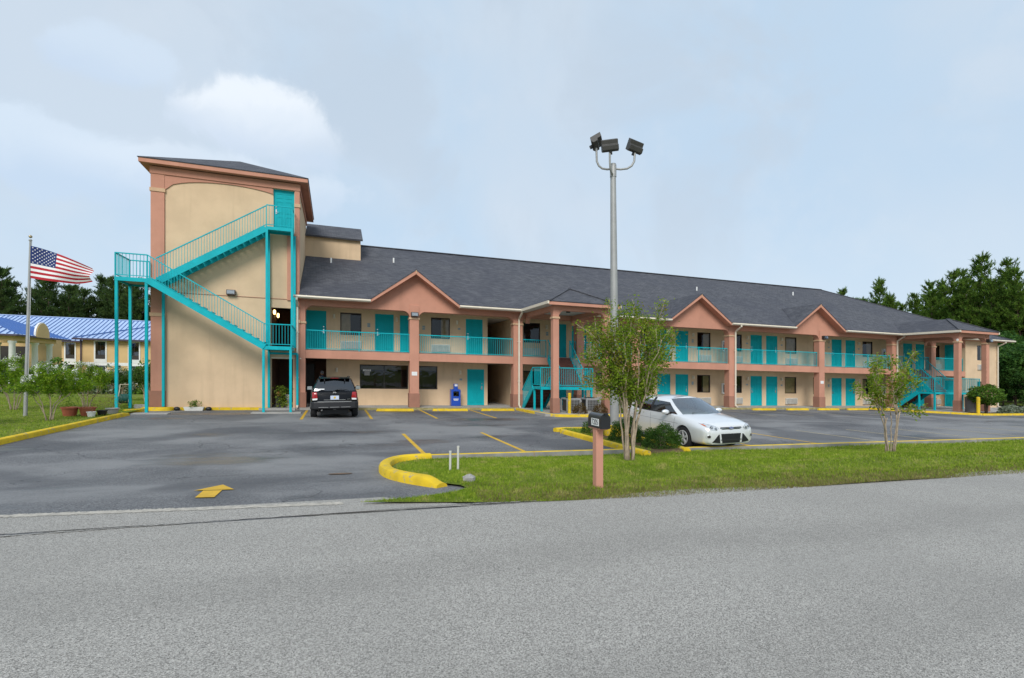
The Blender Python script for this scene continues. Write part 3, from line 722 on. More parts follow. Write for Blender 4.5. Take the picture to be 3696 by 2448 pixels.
# office windows
def big_window(x0, x1, z0, z1, mull, name='office_window'):
    w, h = x1-x0, z1-z0; o = inst(name, wframe_mesh(w, h, mull), motel, ((x0+x1)/2, YW+.05, z0))
    c = link(bpy.data.objects.new('pane', pane_mesh(w, h))); c.parent = o; BASE[c] = BASE[o]
    v = MB().box(-w/2+.05, w/2-.05, .09, .12, h-.26, h-.05).mesh('valance', mk('olive valance', (.14, .12, .05), .9, .1, 4), shear=False)
    c = link(bpy.data.objects.new('valance', v)); c.parent = o; BASE[c] = BASE[o]; return o
ow = big_window(1.28, 3.86, .64, 1.95, 1); big_window(4.3, 5.5, .64, 1.95, 0)
sg = MB().box(1.45, 1.86, YW+.015, YW+.022, 1.585, 1.685).build('office_sign', M['white'], motel); tag(sg, 'white OFFICE sign in the dark window')
tm = text_mesh('office_lettering', 'OFFICE', .10, M['black']); o = inst('lettering', tm, sg, (1.655, YW+.012, 1.632)); o.rotation_euler = (R(90), 0, 0)
MB().box(1.52, 1.80, YW+.015, YW+.022, 1.36, 1.565).build('paper_notice', M['grey'], motel)
# sconces and room number plates
for x in (-.15, 3.24, 6.55, 7.0 - .6): pass
for x, z in ((-.02, 4.47), (3.24, 4.47), (6.62, 4.48), (12.15, 4.5), (15.2, 4.5), (19.65, 4.5), (22.75, 4.5), (27.3, 4.5), (30.35, 4.5), (34.9, 4.5), (37.9, 4.5), (42.45, 4.5), (45.5, 4.5)):
    inst('wall_lamp', LAMP, motel, (x, YW, z))
for x, z in ((.1, 1.62), (6.8, 1.63), (12.15, 1.65), (19.65, 1.65), (22.75, 1.65), (27.3, 1.65), (30.35, 1.65), (34.9, 1.65), (37.9, 1.65), (45.5, 1.65)):
    inst('wall_lamp', LAMP, motel, (x, YW, z))
for x, z in ((1.75, 4.14), (1.75, 4.03), (4.72, 4.15), (4.72, 4.03), (6.75, 4.12), (6.85, 1.23), (12.2, 4.15), (12.2, 4.03), (19.65, 4.17), (19.65, 4.05), (22.75, 4.15), (22.75, 4.03), (27.3, 4.1), (30.4, 4.1), (34.9, 4.1), (37.95, 4.1), (19.65, 1.27), (22.75, 1.31), (22.75, 1.2), (27.3, 1.22), (30.4, 1.22), (34.9, 1.3), (34.9, 1.2)):
    inst('room_number_plate', PLAQ, motel, (x, YW, z))
# fire extinguisher cabinets
def cab_mesh():
    b = MB(); b.box(-.16, .16, -.12, 0, 0, .72); return b.mesh('extinguisher_cabinet', M['white'], shear=False)
CAB = cab_mesh(); CABG = MB().box(-.095, .095, -.128, -.12, .09, .63).mesh('cabinet_pane', M['carglass'], shear=False)
CABE = MB().tube([(0, -.135, .14), (0, -.135, .42), (0, -.135, .5)], [.05, .05, .02], 10).mesh('extinguisher', mk('dull extinguisher', (.16, .14, .16), .5, .3, 20), shear=False)
for x in (25.1, 40.34):
    for z in (3.48, .57):
        o = inst('extinguisher_cabinet', CAB, motel, (x + .17, YW, z))
        for nm, me in (('cabinet_pane', CABG), ('extinguisher', CABE)):
            c = link(bpy.data.objects.new(nm, me)); c.parent = o; BASE[c] = BASE[o]
# dark sheets standing in for unlit rooms behind the glass; the breezeway
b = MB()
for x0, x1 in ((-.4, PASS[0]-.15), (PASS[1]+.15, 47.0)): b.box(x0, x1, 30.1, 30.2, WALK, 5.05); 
b.build('dark_backing', M['dark'], motel)
b = MB()
for z0, z1 in ((WALK, 2.18), (FL2, 4.84)):
    b.box(PASS[0]-.15, PASS[0], YW+.2, 37, z0, z1); b.box(PASS[1], PASS[1]+.15, YW+.2, 37, z0, z1)
b.build('breezeway_wall', M['cream'], motel)
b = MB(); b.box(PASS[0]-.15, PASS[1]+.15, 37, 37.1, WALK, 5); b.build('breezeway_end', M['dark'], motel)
b = MB(); b.box(PASS[0], PASS[1], YW+.2, 37, 2.19, 2.3); b.box(PASS[0], PASS[1], YW+.2, 37, 4.85, 4.95); b.build('breezeway_ceiling', M['soffit'], motel)

# -------- columns, balcony edge, beams with rounded haunches
COLS = [(-1.80, -1.36), (3.71, 4.19), (9.43, 9.97), (13.33, 13.79), (17.06, 17.54), (24.2, 24.69), (31.9, 32.39), (39.02, 39.5), (43.2, 43.7)]
def column(x0, x1, y0, y1, top, cap=4.35, plinth=.49, z0=WALK):
    c = MB().box(x0, x1, y0, y1, z0, top).build('column', M['pink'], motel, bevel=.012)
    MB().box(x0-.035, x1+.035, y0-.035, y1+.035, z0+.002, plinth).build('plinth', M['plinth'], c, bevel=.012)
    MB().box(x0-.04, x1+.04, y0-.04, y1+.04, cap, cap+.10).build('capital_band', M['band'], c, bevel=.01); return c
for i, (x0, x1) in enumerate(COLS): column(x0, x1, YC, YC+.46, 5.1, cap=3.87 if i == 0 else 4.35)
def haunch(xa, xb, zb, zt, r=.34, n=6):
    L = [(xa + r - r*math.cos(PI/2*i/n), zb - r + r*math.sin(PI/2*i/n)) for i in range(n+1)]
    Rr = [(xb - r + r*math.cos(PI/2*i/n), zb - r + r*math.sin(PI/2*i/n)) for i in range(n+1)][::-1]
    return [(xa, zt)] + L + Rr + [(xb, zt)]
ends = COLS + [(47.1, 47.3)]
for (a0, a1), (c0, c1) in zip(ends, ends[1:]):
    MB().prism_xz(haunch(a1, c0, 4.78, 5.1), YC+.04, YC+.42).build('beam', M['pink'], motel)
b = MB().box(-1.36, 47.1, YC+.03, YC+.3, 2.18, 2.58); b.build('balcony_edge', M['pink'], motel)
b = MB().box(-1.36, 47.1, YC+.3, YW, 2.3, FL2-.005); b.build('balcony_slab', M['concrete'], motel)
b = MB().box(-1.36, 47.1, YC+.3, YW, 2.2, 2.295); b.build('walkway_ceiling', M['soffit'], motel)
b = MB().box(-1.36, 47.1, YC+.42, YW, 4.98, 5.06); b.build('balcony_ceiling', M['soffit'], motel)
for a, c in ((-1.75, 3.97-2.25), (3.97+2.25, 9.72), (13.58, 21.66-2.25), (21.66+2.25, 31.46-2.25), (31.46+2.25, 39.12), (42.98, 52)):
    MB().box(a, c, 26.98, YC+.05, 5.03, 5.09).build('eave_soffit', M['pink'], motel)

# -------- railings, each baluster its own piece
def railing(parent, p, q, step=.108, posts=True, h=.88, z0=.09, name='railing'):
    """straight or sloping rail between two floor points"""
    p, q = Vector(p), Vector(q); d = q - p; L = math.hypot(d.x, d.y); n = max(2, int(L / step)); up = Vector((0, 0, 1))
    b = MB(); b.bar(p + up*(z0+h+.02), q + up*(z0+h+.02), .05, .045); b.bar(p + up*z0, q + up*z0, .035, .03)
    if posts:
        m = max(1, round(L / 2.6))
        for i in range(m + 1): c = p + d*(i/m); b.box(c.x-.02, c.x+.02, c.y-.02, c.y+.02, c.z, c.z+z0+h)
    r = b.build(name, M['teal'], parent)
    for i in range(1, n): c = p + d*(i/n); inst('baluster', BAL, r, (c.x, c.y, c.z + z0), scale=(1, 1, h/.88))
    return r
RY = YC + .2
for a, c in ((-1.36, 3.71), (4.19, 9.43), (9.97, 11.45), (12.95, 13.33), (13.79, 17.06), (17.54, 24.2), (24.69, 31.9), (32.39, 39.02), (39.5, 40.75), (42.25, 43.2), (43.7, 47.1)):
    railing(motel, (a, RY, 2.58), (c, RY, 2.58))

# -------- main roof, gables and porch roofs
EY, EZ, PITCH = 26.95, 5.20, .5
RIDGE_Y = 36.5; RIDGE_Z = EZ + PITCH * (RIDGE_Y - EY); RX = 52 - (RIDGE_Y - EY)
GAB = [3.97, 21.66, 31.46]; PORCH = [11.65, 41.05]; GH, GZ = 2.27, 6.86; PH = 1.95; PZ = EZ + PH * PITCH
def on_roof(z): return EY + (z - EZ) / PITCH
front = [(-1.62, EY, EZ)]
for cx, hw, zr in sorted([(g, GH, GZ) for g in GAB] + [(p, PH, PZ) for p in PORCH]):
    front += [(cx-hw, EY, EZ), (cx, on_roof(zr), zr), (cx+hw, EY, EZ)]
front += [(52, EY, EZ), (RX, RIDGE_Y, RIDGE_Z), (-1.62, RIDGE_Y, RIDGE_Z)]
b = MB(); b.add(front, [tuple(range(len(front)))])
bk = 2*RIDGE_Y - EY
b.add([(52, bk, EZ), (-1.62, bk, EZ), (-1.62, RIDGE_Y, RIDGE_Z), (RX, RIDGE_Y, RIDGE_Z)], [(0, 1, 2, 3)])
b.add([(52, EY, EZ), (52, bk, EZ), (RX, RIDGE_Y, RIDGE_Z)], [(0, 1, 2)])
roof = b.build('roof', M['shingle'], motel, uv=True)
MB().bar((-1.6, RIDGE_Y, RIDGE_Z+.01), (RX, RIDGE_Y, RIDGE_Z+.01), .3, .05).build('ridge_cap', M['shingle'], roof, uv=True)
MB().bar((RX, RIDGE_Y, RIDGE_Z), (52, EY, EZ), .26, .05).build('hip_cap', M['shingle'], roof, uv=True)
for x, y in ((3.5, 33.4), (-.2, 32.3), (26, 33.0), (36.5, 34)):
    z = EZ + PITCH*(y-EY); MB().tube([(x, y, z-.1), (x, y, z+.28)], .05, 8).build('vent_pipe', M['white'], roof)
def roof_slab(b, quad, t=.045):
    n = (Vector(quad[1]) - Vector(quad[0])).cross(Vector(quad[2]) - Vector(quad[0])).normalized()
    if n.z < 0: quad = quad[::-1]; n = -n
    k = len(quad); vs = [Vector(q) for q in quad] + [Vector(q) - n*t for q in quad]
    b.add(vs, [tuple(range(k)), tuple(range(2*k-1, k-1, -1))] + [(i, i+k, (i+1) % k + k, (i+1) % k) for i in range(k)])
for cx in GAB:
    yb = on_roof(GZ); yf = 26.98; b = MB()
    for s in (-1, 1):
        roof_slab(b, [(cx, yf, GZ+.03), (cx, yb, GZ+.03), (cx+s*(GH+.02), EY+.06, EZ+.02), (cx+s*(GH+.06), yf, EZ+.0)])
    g = b.build('gable_roof', M['shingle'], motel, uv=True)
    MB().prism_xz([(cx-GH-.02, EZ-.17), (cx-GH-.02, EZ-.02), (cx, GZ-.03), (cx+GH+.02, EZ-.02), (cx+GH+.02, EZ-.17), (cx, GZ-.22)], yf+.02, YC+.06).build('rake_board', M['pink'], g)
    MB().prism_xz([(cx-GH+.02, 5.10), (cx+GH-.02, 5.10), (cx, GZ-.15)], YC+.041, YC+.3).build('gable_wall', M['pink'], g)
    MB().box(cx-.02, cx+.02, yf-.01, yf+.02, GZ-.2, GZ-.02).build('rake_joint', M['band'], g)
for cx in PORCH:
    y0 = 23.1; b = MB(); x0, x1 = cx-PH, cx+PH; yv = y0 + PH
    roof_slab(b, [(x0, y0, EZ), (x1, y0, EZ), (cx, yv, PZ)]); roof_slab(b, [(x0, y0, EZ), (cx, yv, PZ), (cx, on_roof(PZ), PZ), (x0, EY, EZ)]); roof_slab(b, [(x1, y0, EZ), (cx, yv, PZ), (cx, on_roof(PZ), PZ), (x1, EY, EZ)])
    pr = b.build('porch_roof', M['shingle'], motel, uv=True)
    for s in (-1, 1): MB().bar((cx + s*PH, y0, EZ+.01), (cx, yv, PZ+.01), .22, .04).build('hip_cap', M['shingle'], pr, uv=True)
    f = MB(); f.box(x0+.02, x1-.02, y0+.02, y0+.10, EZ-.19, EZ-.05); f.build('fascia', M['pink'], pr)
    f = MB(); f.box(x0+.06, x1-.06, y0+.10, YC, EZ-.15, EZ-.09); f.build('porch_ceiling', M['soffit'], pr)
    for x in (x0, x1):
        f = MB(); f.box(x-.06 if x == x0 else x-.02, x+.02 if x == x0 else x+.06, y0-.02, EY-.02, EZ-.16, EZ-.02); f.build('gutter', M['trim'], pr)
    sx_ = .1 if cx > 20 else .03; xa, xb = cx+sx_-1.42, cx+sx_+1.42; w = .155
    for x in (xa, xb): column(x-w, x+w, 23.5, 23.81, EZ-.16, cap=4.38)
    MB().prism_xz(haunch(xa+w, xb-w, 4.80, EZ-.16), 23.53, 23.78).build('beam', M['pink'], motel)
    for x in (xa, xb):
        MB().prism_yz(haunch(23.81, YC, 4.80, EZ-.16), x-w+.03, x+w-.03).build('beam', M['pink'], motel)
MB().lathe([(.0,0),(.12,.0),(.10,.10),(.05,.12),(0,.12)], (11.6, 25.0, EZ-.30), 12, cap=False).build('ceiling_lamp', M['black'], motel)
# gutters and downspouts
for a, c in ((-1.9, GAB[0]-GH), (GAB[0]+GH, PORCH[0]-PH-.05), (PORCH[0]+PH+.05, GAB[1]-GH), (GAB[1]+GH, GAB[2]-GH), (GAB[2]+GH, PORCH[1]-PH-.05), (PORCH[1]+PH+.05, 52.1)):
    b = MB(); b.prism_yz([(EY-.10, EZ-.03), (EY-.12, EZ-.10), (EY-.06, EZ-.16), (EY+.02, EZ-.16), (EY+.02, EZ-.03)], a, c); b.build('gutter', M['trim'], motel)
def downspout(x, yb=27.42):
    b = MB(); b.bar((x, EY-.05, EZ-.14), (x, EY-.05, EZ-.26), .09, .07); b.bar((x, EY-.05, EZ-.24), (x, yb, EZ-.52), .09, .07); b.bar((x, yb, EZ-.50), (x, yb, WALK+.1), .085, .07)
    b.bar((x, yb, WALK+.12), (x, yb-.22, WALK+.02), .085, .06)
    for z in (1.2, 3.4): b.box(x-.07, x+.07, yb-.045, yb+.06, z, z+.04)
    b.build('downspout', M['trim'], motel)
for x in (-1.72, 9.72, 24.62, 39.42, 50.9): downspout(x)
# floodlights on columns, notices
def flood(x, z, y=YC):
    o = MB().prism_yz([(y-.20, z), (y-.05, z-.02), (y-.0, z), (y-.0, z+.2), (y-.16, z+.22)], x-.19, x+.19).build('floodlight', M['bronze'], motel)
    MB().prism_yz([(y-.215, z+.03), (y-.2, z+.03), (y-.175, z+.19), (y-.19, z+.19)], x-.155, x+.155).build('lens', M['lensglass'], o)
    MB().prism_yz([(y-.198, z+.03), (y-.192, z+.03), (y-.166, z+.19), (y-.172, z+.19)], x-.15, x+.15).build('reflector', M['offwhite'], o)
flood(3.95, 4.50); flood(32.3, 4.52); flood(-4.6, 5.05, YC); flood(42.57, 4.52, 23.5)
for x, z in ((3.95, 1.42), (32.14, 1.4)): tag(MB().box(x-.14, x+.14, YC-.012, YC-.002, z, z+.2).build('notice', M['white'], motel), 'small white notice on a salmon column')
# security camera on the far porch column
c = MB(); c.tube([(39.2, 23.35, 4.55), (38.95, 23.2, 4.50)], .07, 10); c.bar((39.45, 23.6, 4.62), (39.2, 23.35, 4.56), .03, .03); c.build('security_camera', M['offwhite'], motel)

# -------- right end: plain wall in the column plane with window, air conditioner, return wall and door
b = wall_grid(MB(), 47.1, 51.0, WALK, 5.1, YC, YC+.2, [(48.5, 48.5+WW, 3.51, 3.51+WH), (48.5, 48.5+WW, .63, .63+WH)]); b.build('end_wall', M['cream'], motel)
for z, za in ((3.51, 2.76), (.63, -.12)): window(48.5, z, 'r', YC); aircon(48.49, za, YC)
MB().box(48.2, 49.9, YC+.5, YC+.6, WALK, 5).build('dark_backing', M['dark'], motel)  # dark sheet in place of the unlit end rooms
b = MB().box(47.1, 47.3, YC+.2, YW+.2, WALK, 5.1); b.build('return_wall', M['cream'], motel)
for z in (WALK, FL2):
    o = inst('door', DOOR, motel, (47.05, 28.4, z), rz=R(-90)); f = link(bpy.data.objects.new('door_frame', DFRAME)); f.parent = o; BASE[f] = BASE[o]
b = MB(); b.box(50.8, 51.0, YC+.2, 45.5, WALK, 5.1); b.box(-1.6, 50.8, 45.3, 45.5, WALK, 5.1); b.box(-1.6, -1.4, 34, 45.3, WALK, 9.2); b.build('rear_wall', M['cream'], motel)

# -------- the corner tower
TX0, TX1, TT = -7.82, -1.64, 10.62
b = wall_grid(MB(), TX0, TX1, WALK-.2, TT, YC+.02, YC+.22, [(-2.88, -1.93, -1, 2.1), (-2.9, -1.98, FL2, 4.57), (-2.79, -1.86, 8.22, 10.28)])
tw = b.build('tower_wall', M['cream'], motel)
b = MB(); b.box(TX1-.2, TX1, YC+.22, 34, 5.0, TT); b.box(TX0, TX0+.2, YC+.22, 34, WALK-.2, TT); b.box(TX0+.2, TX1-.2, 33.8, 34, WALK, TT); b.build('tower_side_wall', M['cream'], motel)
def pilaster(x0, x1, y0, full=True):
    p = MB().box(x0, x1, y0, YC+.3, WALK-.15, TT-.3).build('pilaster', M['pink'], motel, bevel=.01)
    for z in (3.87, 9.5): MB().box(x0-.035, x1+.035, y0-.035, YC+.3, z, z+.16).build('capital_band', M['band'], p)
    MB().box(x0-.04, x1+.04, y0-.04, YC+.3, WALK-.16, .51).build('plinth', M['plinth'], p); return p
pilaster(TX0-.02, -7.30, YC-.05)
p = MB(); p.box(-1.84, TX1+.02, YC-.05, YC+.25, WALK, TT-.3); p.box(-2.18, -1.84, YC-.05, YC+.018, 4.95, 8.2); p = p.build('pilaster', M['pink'], motel)
for z in (3.87, 9.5): MB().box(-1.86, TX1+.055, YC-.085, YC+.26, z, z+.16).build('capital_band', M['band'], p)
N = 16; arch = [(-7.30, 10.32), (-7.30, 9.62)] + [(-7.30 + 5.12*i/N, 9.62 + .60*math.sqrt(max(0, 1 - (2*i/N-1)**2))) for i in range(1, N)] + [(-2.18, 9.62), (-2.18, 10.32)]
arch = [q for q in arch if q[0] < -2.81] + [(-2.81, 9.95), (-2.81, 10.32)]
MB().prism_xz(arch, YC-.03, YC+.05).build('arch_spandrel', M['pink'], motel)
MB().box(TX0-.05, TX1+.05, YC-.08, YC+.1, 10.30, TT).build('frieze', M['pink'], motel)
MB().box(TX1-.02, TX1+.05, YC+.1, 34.0, 10.30, TT).build('frieze', M['pink'], motel)
for x in (-7.27,): MB().box(x, -2.2, YC-.0, YC+.03, 4.98, 5.01).build('stucco_joint', M['plinth'], motel)
tx0, tx1, ty0, ty1, tz = -8.24, -1.2, 27.06, 34.4, 10.86
ap = (-4.72, 30.7, 12.5)
b = MB()
for q in ([(tx0,ty0,tz),(tx1,ty0,tz),ap], [(tx1,ty0,tz),(tx1,ty1,tz),ap], [(tx1,ty1,tz),(tx0,ty1,tz),ap], [(tx0,ty1,tz),(tx0,ty0,tz),ap]): roof_slab(b, q, .04)
tr = b.build('tower_roof', M['shingle'], motel, uv=True)
b = MB(); e = .035
b.box(tx0+e, tx1-e, ty0+e, ty0+e+.06, tz-.21, tz-.03); b.box(tx0+e, tx1-e, ty1-e-.06, ty1-e, tz-.21, tz-.03); b.box(tx0+e, tx0+e+.06, ty0+e+.06, ty1-e-.06, tz-.21, tz-.03); b.box(tx1-e-.06, tx1-e, ty0+e+.06, ty1-e-.06, tz-.21, tz-.03); b.build('fascia', M['pink'], tr)
MB().box(tx0+.09, tx1-.09, ty0+.09, ty1-.09, tz-.2, tz-.16).build('soffit', M['pink'], tr)
# upper door of the tower and the two openings below it
door(-2.80, -1.85, 8.22, YC+.06, hinge=-1)
b = MB(); b.box(-3.0, -1.7, YC+.9, YC+1.0, 8.0, 10.4); b.build('dark_backing', M['dark'], motel)  # dark sheet behind the tower door, in place of an unlit room
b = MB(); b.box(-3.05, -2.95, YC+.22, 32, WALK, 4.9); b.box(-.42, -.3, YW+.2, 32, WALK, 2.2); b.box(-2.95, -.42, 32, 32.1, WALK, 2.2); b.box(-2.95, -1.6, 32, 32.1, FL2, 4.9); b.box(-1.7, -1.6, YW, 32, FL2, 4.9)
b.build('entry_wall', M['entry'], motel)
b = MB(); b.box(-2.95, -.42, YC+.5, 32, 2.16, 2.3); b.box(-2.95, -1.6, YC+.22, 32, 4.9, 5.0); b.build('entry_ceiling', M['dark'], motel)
b = MB(); b.box(-2.95, -1.62, YC+.2, 32, 2.31, FL2-.01); b.build('entry_slab', M['concrete'], motel)
b = MB(); b.box(-2.2, -1.1, 31.9, 31.98, WALK, 1.95); b.build('lobby_door', M['bronze'], motel)
b = MB(); b.box(-2.9, -1.55, YC-.02, YC+.02, 2.12, 2.17); b.build('opening_trim', M['trim'], motel)
EM = NT('lit bulb glass'); EM.set('Base Color', (.9, .8, .5)).set('Emission Color', (1, .62, .22)).set('Emission Strength', 3.5)
for y, z in ((28.35, 4.42), (30.1, 4.42)):
    o = MB().box(-2.95, -2.92, y-.06, y+.06, z-.15, z+.15).build('passage_lamp', M['bronze'], motel)
    MB().lathe([(.03, -.11), (.06, -.06), (.06, .08), (.03, .12)], (-2.83, y, z), 10).build('lit_globe', EM.mat, o)
# link dormer between tower and main roof
b = MB(); b.prism_yz([(33.2, 8.2), (33.2, 9.58), (35.3, 10.66), (37.4, 9.58), (37.4, 8.2)], TX1, 1.5); b.build('link_wall', M['cream'], motel)
b = MB(); roof_slab(b, [(TX1, 32.95, 9.55), (1.62, 32.95, 9.55), (1.62, 35.3, 10.78), (TX1, 35.3, 10.78)], .1); roof_slab(b, [(TX1, 37.65, 9.55), (1.62, 37.65, 9.55), (1.62, 35.3, 10.78), (TX1, 35.3, 10.78)], .1); b.build('link_roof', M['shingle'], motel, uv=True)

# ================================================================== steel stairs
def flight(root, lo, hi, width, n, tread_mat, rails=(True, True), closed=False, sh=.26, th=.045):
    """lo/hi: bottom and top of the stringer line on one side; width: offset to the other side"""
    lo, hi, wv = Vector(lo), Vector(hi), Vector(width); d = hi - lo
    for k in (0, 1):
        p = lo + wv*k; MB().bar(p + Vector((0,0,-.06)), p + d + Vector((0,0,-.06)), .055, sh).build('stringer', M['teal'], root)
    run = Vector((d.x, d.y, 0)); st = run / n; rise = d.z / n
    tn = st.normalized(); wn_ = wv.normalized()
    for i in range(n):
        c = lo + run*((i+.5)/n) + Vector((0, 0, rise*(i+1))); a = c + wn_*.03; e = c + wv - wn_*.03
        MB().bar(a + Vector((0,0,-th/2)), e + Vector((0,0,-th/2)), st.length*1.08, th).build('tread', tread_mat, root)
        if closed:
            q = st * .5; MB().bar(a - q + Vector((0,0,-rise/2)), e - q + Vector((0,0,-rise/2)), .02, rise*.9).build('riser', tread_mat, root)
    for k in (0, 1):
        if rails[k]: railing(root, lo + wv*k, hi + wv*k, posts=False, h=.85, z0=.12, name='stair_railing')
def post(root, x, y, z0, z1, w=.10):
    MB().box(x-w/2, x+w/2, y-w/2, y+w/2, z0, z1).build('post', M['teal'], root, bevel=.006)
# tower stairs
ts = thing('tower_staircase', 'turquoise steel outside staircase climbing the front of the tower', 'staircase', (-5, 26.5, LOT))
Y0, Y1, Y2 = 25.70, 26.55, 27.40
flight(ts, (-2.98, Y0, FL2), (-7.46, Y0, 5.30), (0, .80, 0), 15, M['teal'], (True, False))
flight(ts, (-7.40, Y1+.06, 5.34), (-3.02, Y1+.06, 8.18), (0, .80, 0), 16, M['teal'], (True, False))
def deck(root, x0, x1, y0, y1, z, t=.16, mat='teal'):
    d = MB(); d.box(x0, x1, y0, y0+.05, z-t, z); d.box(x0, x1, y1-.05, y1, z-t, z); d.box(x0, x0+.05, y0+.05, y1-.05, z-t, z); d.box(x1-.05, x1, y0+.05, y1-.05, z-t, z); d.build('landing_frame', M['teal'], root)
    MB().box(x0+.05, x1-.05, y0+.05, y1-.05, z-.07, z-.005).build('landing_deck', M[mat], root)
deck(ts, -3.0, -1.86, Y0, Y2, FL2); deck(ts, -8.62, -7.44, Y0, Y2, 5.30, mat='concrete'); deck(ts, -3.03, -1.86, Y1, Y2, 8.22, .15)
for p, q in (((-3.0, Y0+.03, FL2), (-1.88, Y0+.03, FL2)), ((-1.88, Y0+.03, FL2), (-1.88, Y2, FL2)),
             ((-8.60, Y0+.03, 5.30), (-7.46, Y0+.03, 5.30)), ((-8.60, Y0+.03, 5.30), (-8.60, Y2-.03, 5.30)), ((-8.60, Y2-.03, 5.30), (-7.85, Y2-.03, 5.30)),
             ((-3.0, Y1+.03, 8.22), (-1.89, Y1+.03, 8.22)), ((-1.89, Y1+.03, 8.22), (-1.89, Y2, 8.22))): railing(ts, p, q, .115, posts=abs(p[1]-q[1]) < .1)
for x, y, z0, z1 in ((-8.56, Y0+.06, LOT, 5.15), (-7.50, Y0+.06, LOT, 5.15), (-8.56, Y2-.1, -.35, 5.15), (-7.32, Y2-.02, -.2, 5.15), (-3.02, Y0+.05, LOT, FL2-.16), (-1.9, Y0+.05, LOT, FL2-.16),
                     (-2.98, Y2-.02, WALK, 8.06), (-1.72, Y2-.0, WALK, 2.35), (-2.98, Y1+.05, FL2, 8.07), (-1.9, Y1+.05, FL2, 8.07), (-1.84, Y2-.02, FL2, 8.06)): post(ts, x, y, z0, z1, .105)
MB().bar((-3.02, Y2, 2.36), (-1.70, Y2, 2.36), .06, .1).build('cross_beam', M['teal'], ts)
# porch stairs: lower flight comes out towards the lot, landing, upper flight goes back to the balcony
def porch_stair(lx0, lx1, ux0, ux1, dx0, dx1, label):
    t = thing('porch_staircase', label, 'staircase', ((dx0+dx1)/2, 25.5, WALK), 'turquoise porch stairs')
    zl, yf, yb = 1.0, 24.72, 25.85
    flight(t, (lx0, 27.5, WALK), (lx0, yb, zl), (lx1-lx0, 0, 0), 7, M['treadred'], closed=True)
    flight(t, (ux0, yb, zl), (ux0, 27.5, 2.6), (ux1-ux0, 0, 0), 9, M['treadred'], closed=True)
    deck(t, dx0, dx1, yf, yb, zl, .14)
    railing(t, (dx0, yf+.03, zl), (dx1, yf+.03, zl), .105); railing(t, (dx1-.03, yf+.06, zl), (dx1-.03, yb, zl), .115, posts=False); railing(t, (dx0+.03, yf+.06, zl), (dx0+.03, yb, zl), .115, posts=False)
    for x in (dx0+.06, dx1-.06):
        for y in (yf+.06, yb-.06): post(t, x, y, WALK, zl-.14, .10)
    return t
porch_stair(9.95, 11.2, 11.5, 12.85, 9.95, 12.9, 'turquoise porch staircase with dark red treads behind the yellow bollard')
porch_stair(39.2, 40.4, 40.6, 42.2, 39.2, 43.9, 'turquoise porch staircase at the far right end of the motel')

# ================================================================== neighbouring inn with the blue metal roof
M['inncream'] = mk('pale yellow stucco', (.66, .46, .22), .9, .05, 1, bump=.2, bs=60, streak=.08)
M['innblue'] = mk('blue standing seam metal', (.44, .58, .84), .38, .06, .8, metal=.2, streak=.10)
M['innseam'] = mk('blue seam rib', (.045, .13, .36), .4, .05, 1)
M['inndark'] = mk('plum gutter', (.05, .035, .06), .5, .1, 3)
inn = thing('neighbouring_inn', 'yellow stucco inn with blue standing seam metal roof left of the tower', 'inn', (-28, 72, -1.25))
NB = -1.3
def inn_wall(x0, x1, y, wins, z1=4.5):
    ops = [(a, a+.95, z, z+2.0) for a in wins for z in (2.17, -.58)]
    wall_grid(MB(), x0, x1, NB, z1, y, y+.25, ops).build('wall', M['inncream'], inn)
    s = sorted(wins); b = MB(); xs = [x0] + [v for a in s for v in (a-.15, a+1.1)] + [x1]
    MB().box(x0, x1, y-.035, y-.003, 1.42, 1.78).build('white_band', M['white'], inn)
    for a in s:
        for z in (2.17, -.58):
            f = MB(); f.box(a-.14, a, y-.06, y-.004, z-.10, z+2.12); f.box(a+.95, a+1.09, y-.06, y-.004, z-.10, z+2.12); f.box(a, a+.95, y-.06, y-.004, z+2.0, z+2.12); f.box(a, a+.95, y-.06, y-.004, z-.10, z)
            w = f.build('window', M['white'], inn)
            g = MB(); g.box(a, a+.95, y+.03, y+.06, z+.45, z+2.0); g.build('pane', M['carglass'], w)
            g = MB(); g.box(a, a+.95, y+.02, y+.06, z, z+.45); g.build('grille', M['bronze'], w)
            g = MB(); g.box(a+.46, a+.49, y+.01, y+.05, z+.45, z+2.0); g.box(a, a+.95, y+.012, y+.05, z+.44, z+.50); g.build('mullion', M['bronze'], w)
        MB().box(a-.14, a+1.09, y-.05, y-.002, 1.79, 2.06).build('white_panel', M['white'], inn)
    MB().box(x0, x1, y+.7, y+.8, NB, z1).build('dark_backing', M['dark'], inn)  # dark sheet standing in for the inn's unlit rooms
inn_wall(-62, -27.2, 80, (-38.9, -35.4, -31.95)); inn_wall(-27.2, -16, 72, (-25.95, -22.66, -19.3))
MB().box(-27.2, -27.0, 72.25, 80, NB, 4.5).build('wall', M['inncream'], inn)
def seam_roof(name, poly, x_step, parent):
    """metal slope facing -Y with raised ribs clipped to the polygon (given as x,y plan points and a plane)"""
    b = MB(); roof_slab(b, poly, .12); r = b.build(name, M['innblue'], parent)
    P = [Vector(p) for p in poly]; n = (P[1]-P[0]).cross(P[2]-P[0]).normalized(); n = n if n.z > 0 else -n
    xs = [p.x for p in P]; x = min(xs) + .25
    while x < max(xs) - .05:
        cr = []
        for a, c in zip(P, P[1:] + P[:1]):
            if (a.x - x) * (c.x - x) < 0: t = (x - a.x) / (c.x - a.x); cr.append(a + (c-a)*t)
        if len(cr) >= 2:
            cr.sort(key=lambda v: v.y); m = MB().bar(cr[0] + n*.035, cr[-1] + n*.035, .05, .07, up=n); m.build('seam', M['innseam'], r)
        x += x_step
    return r
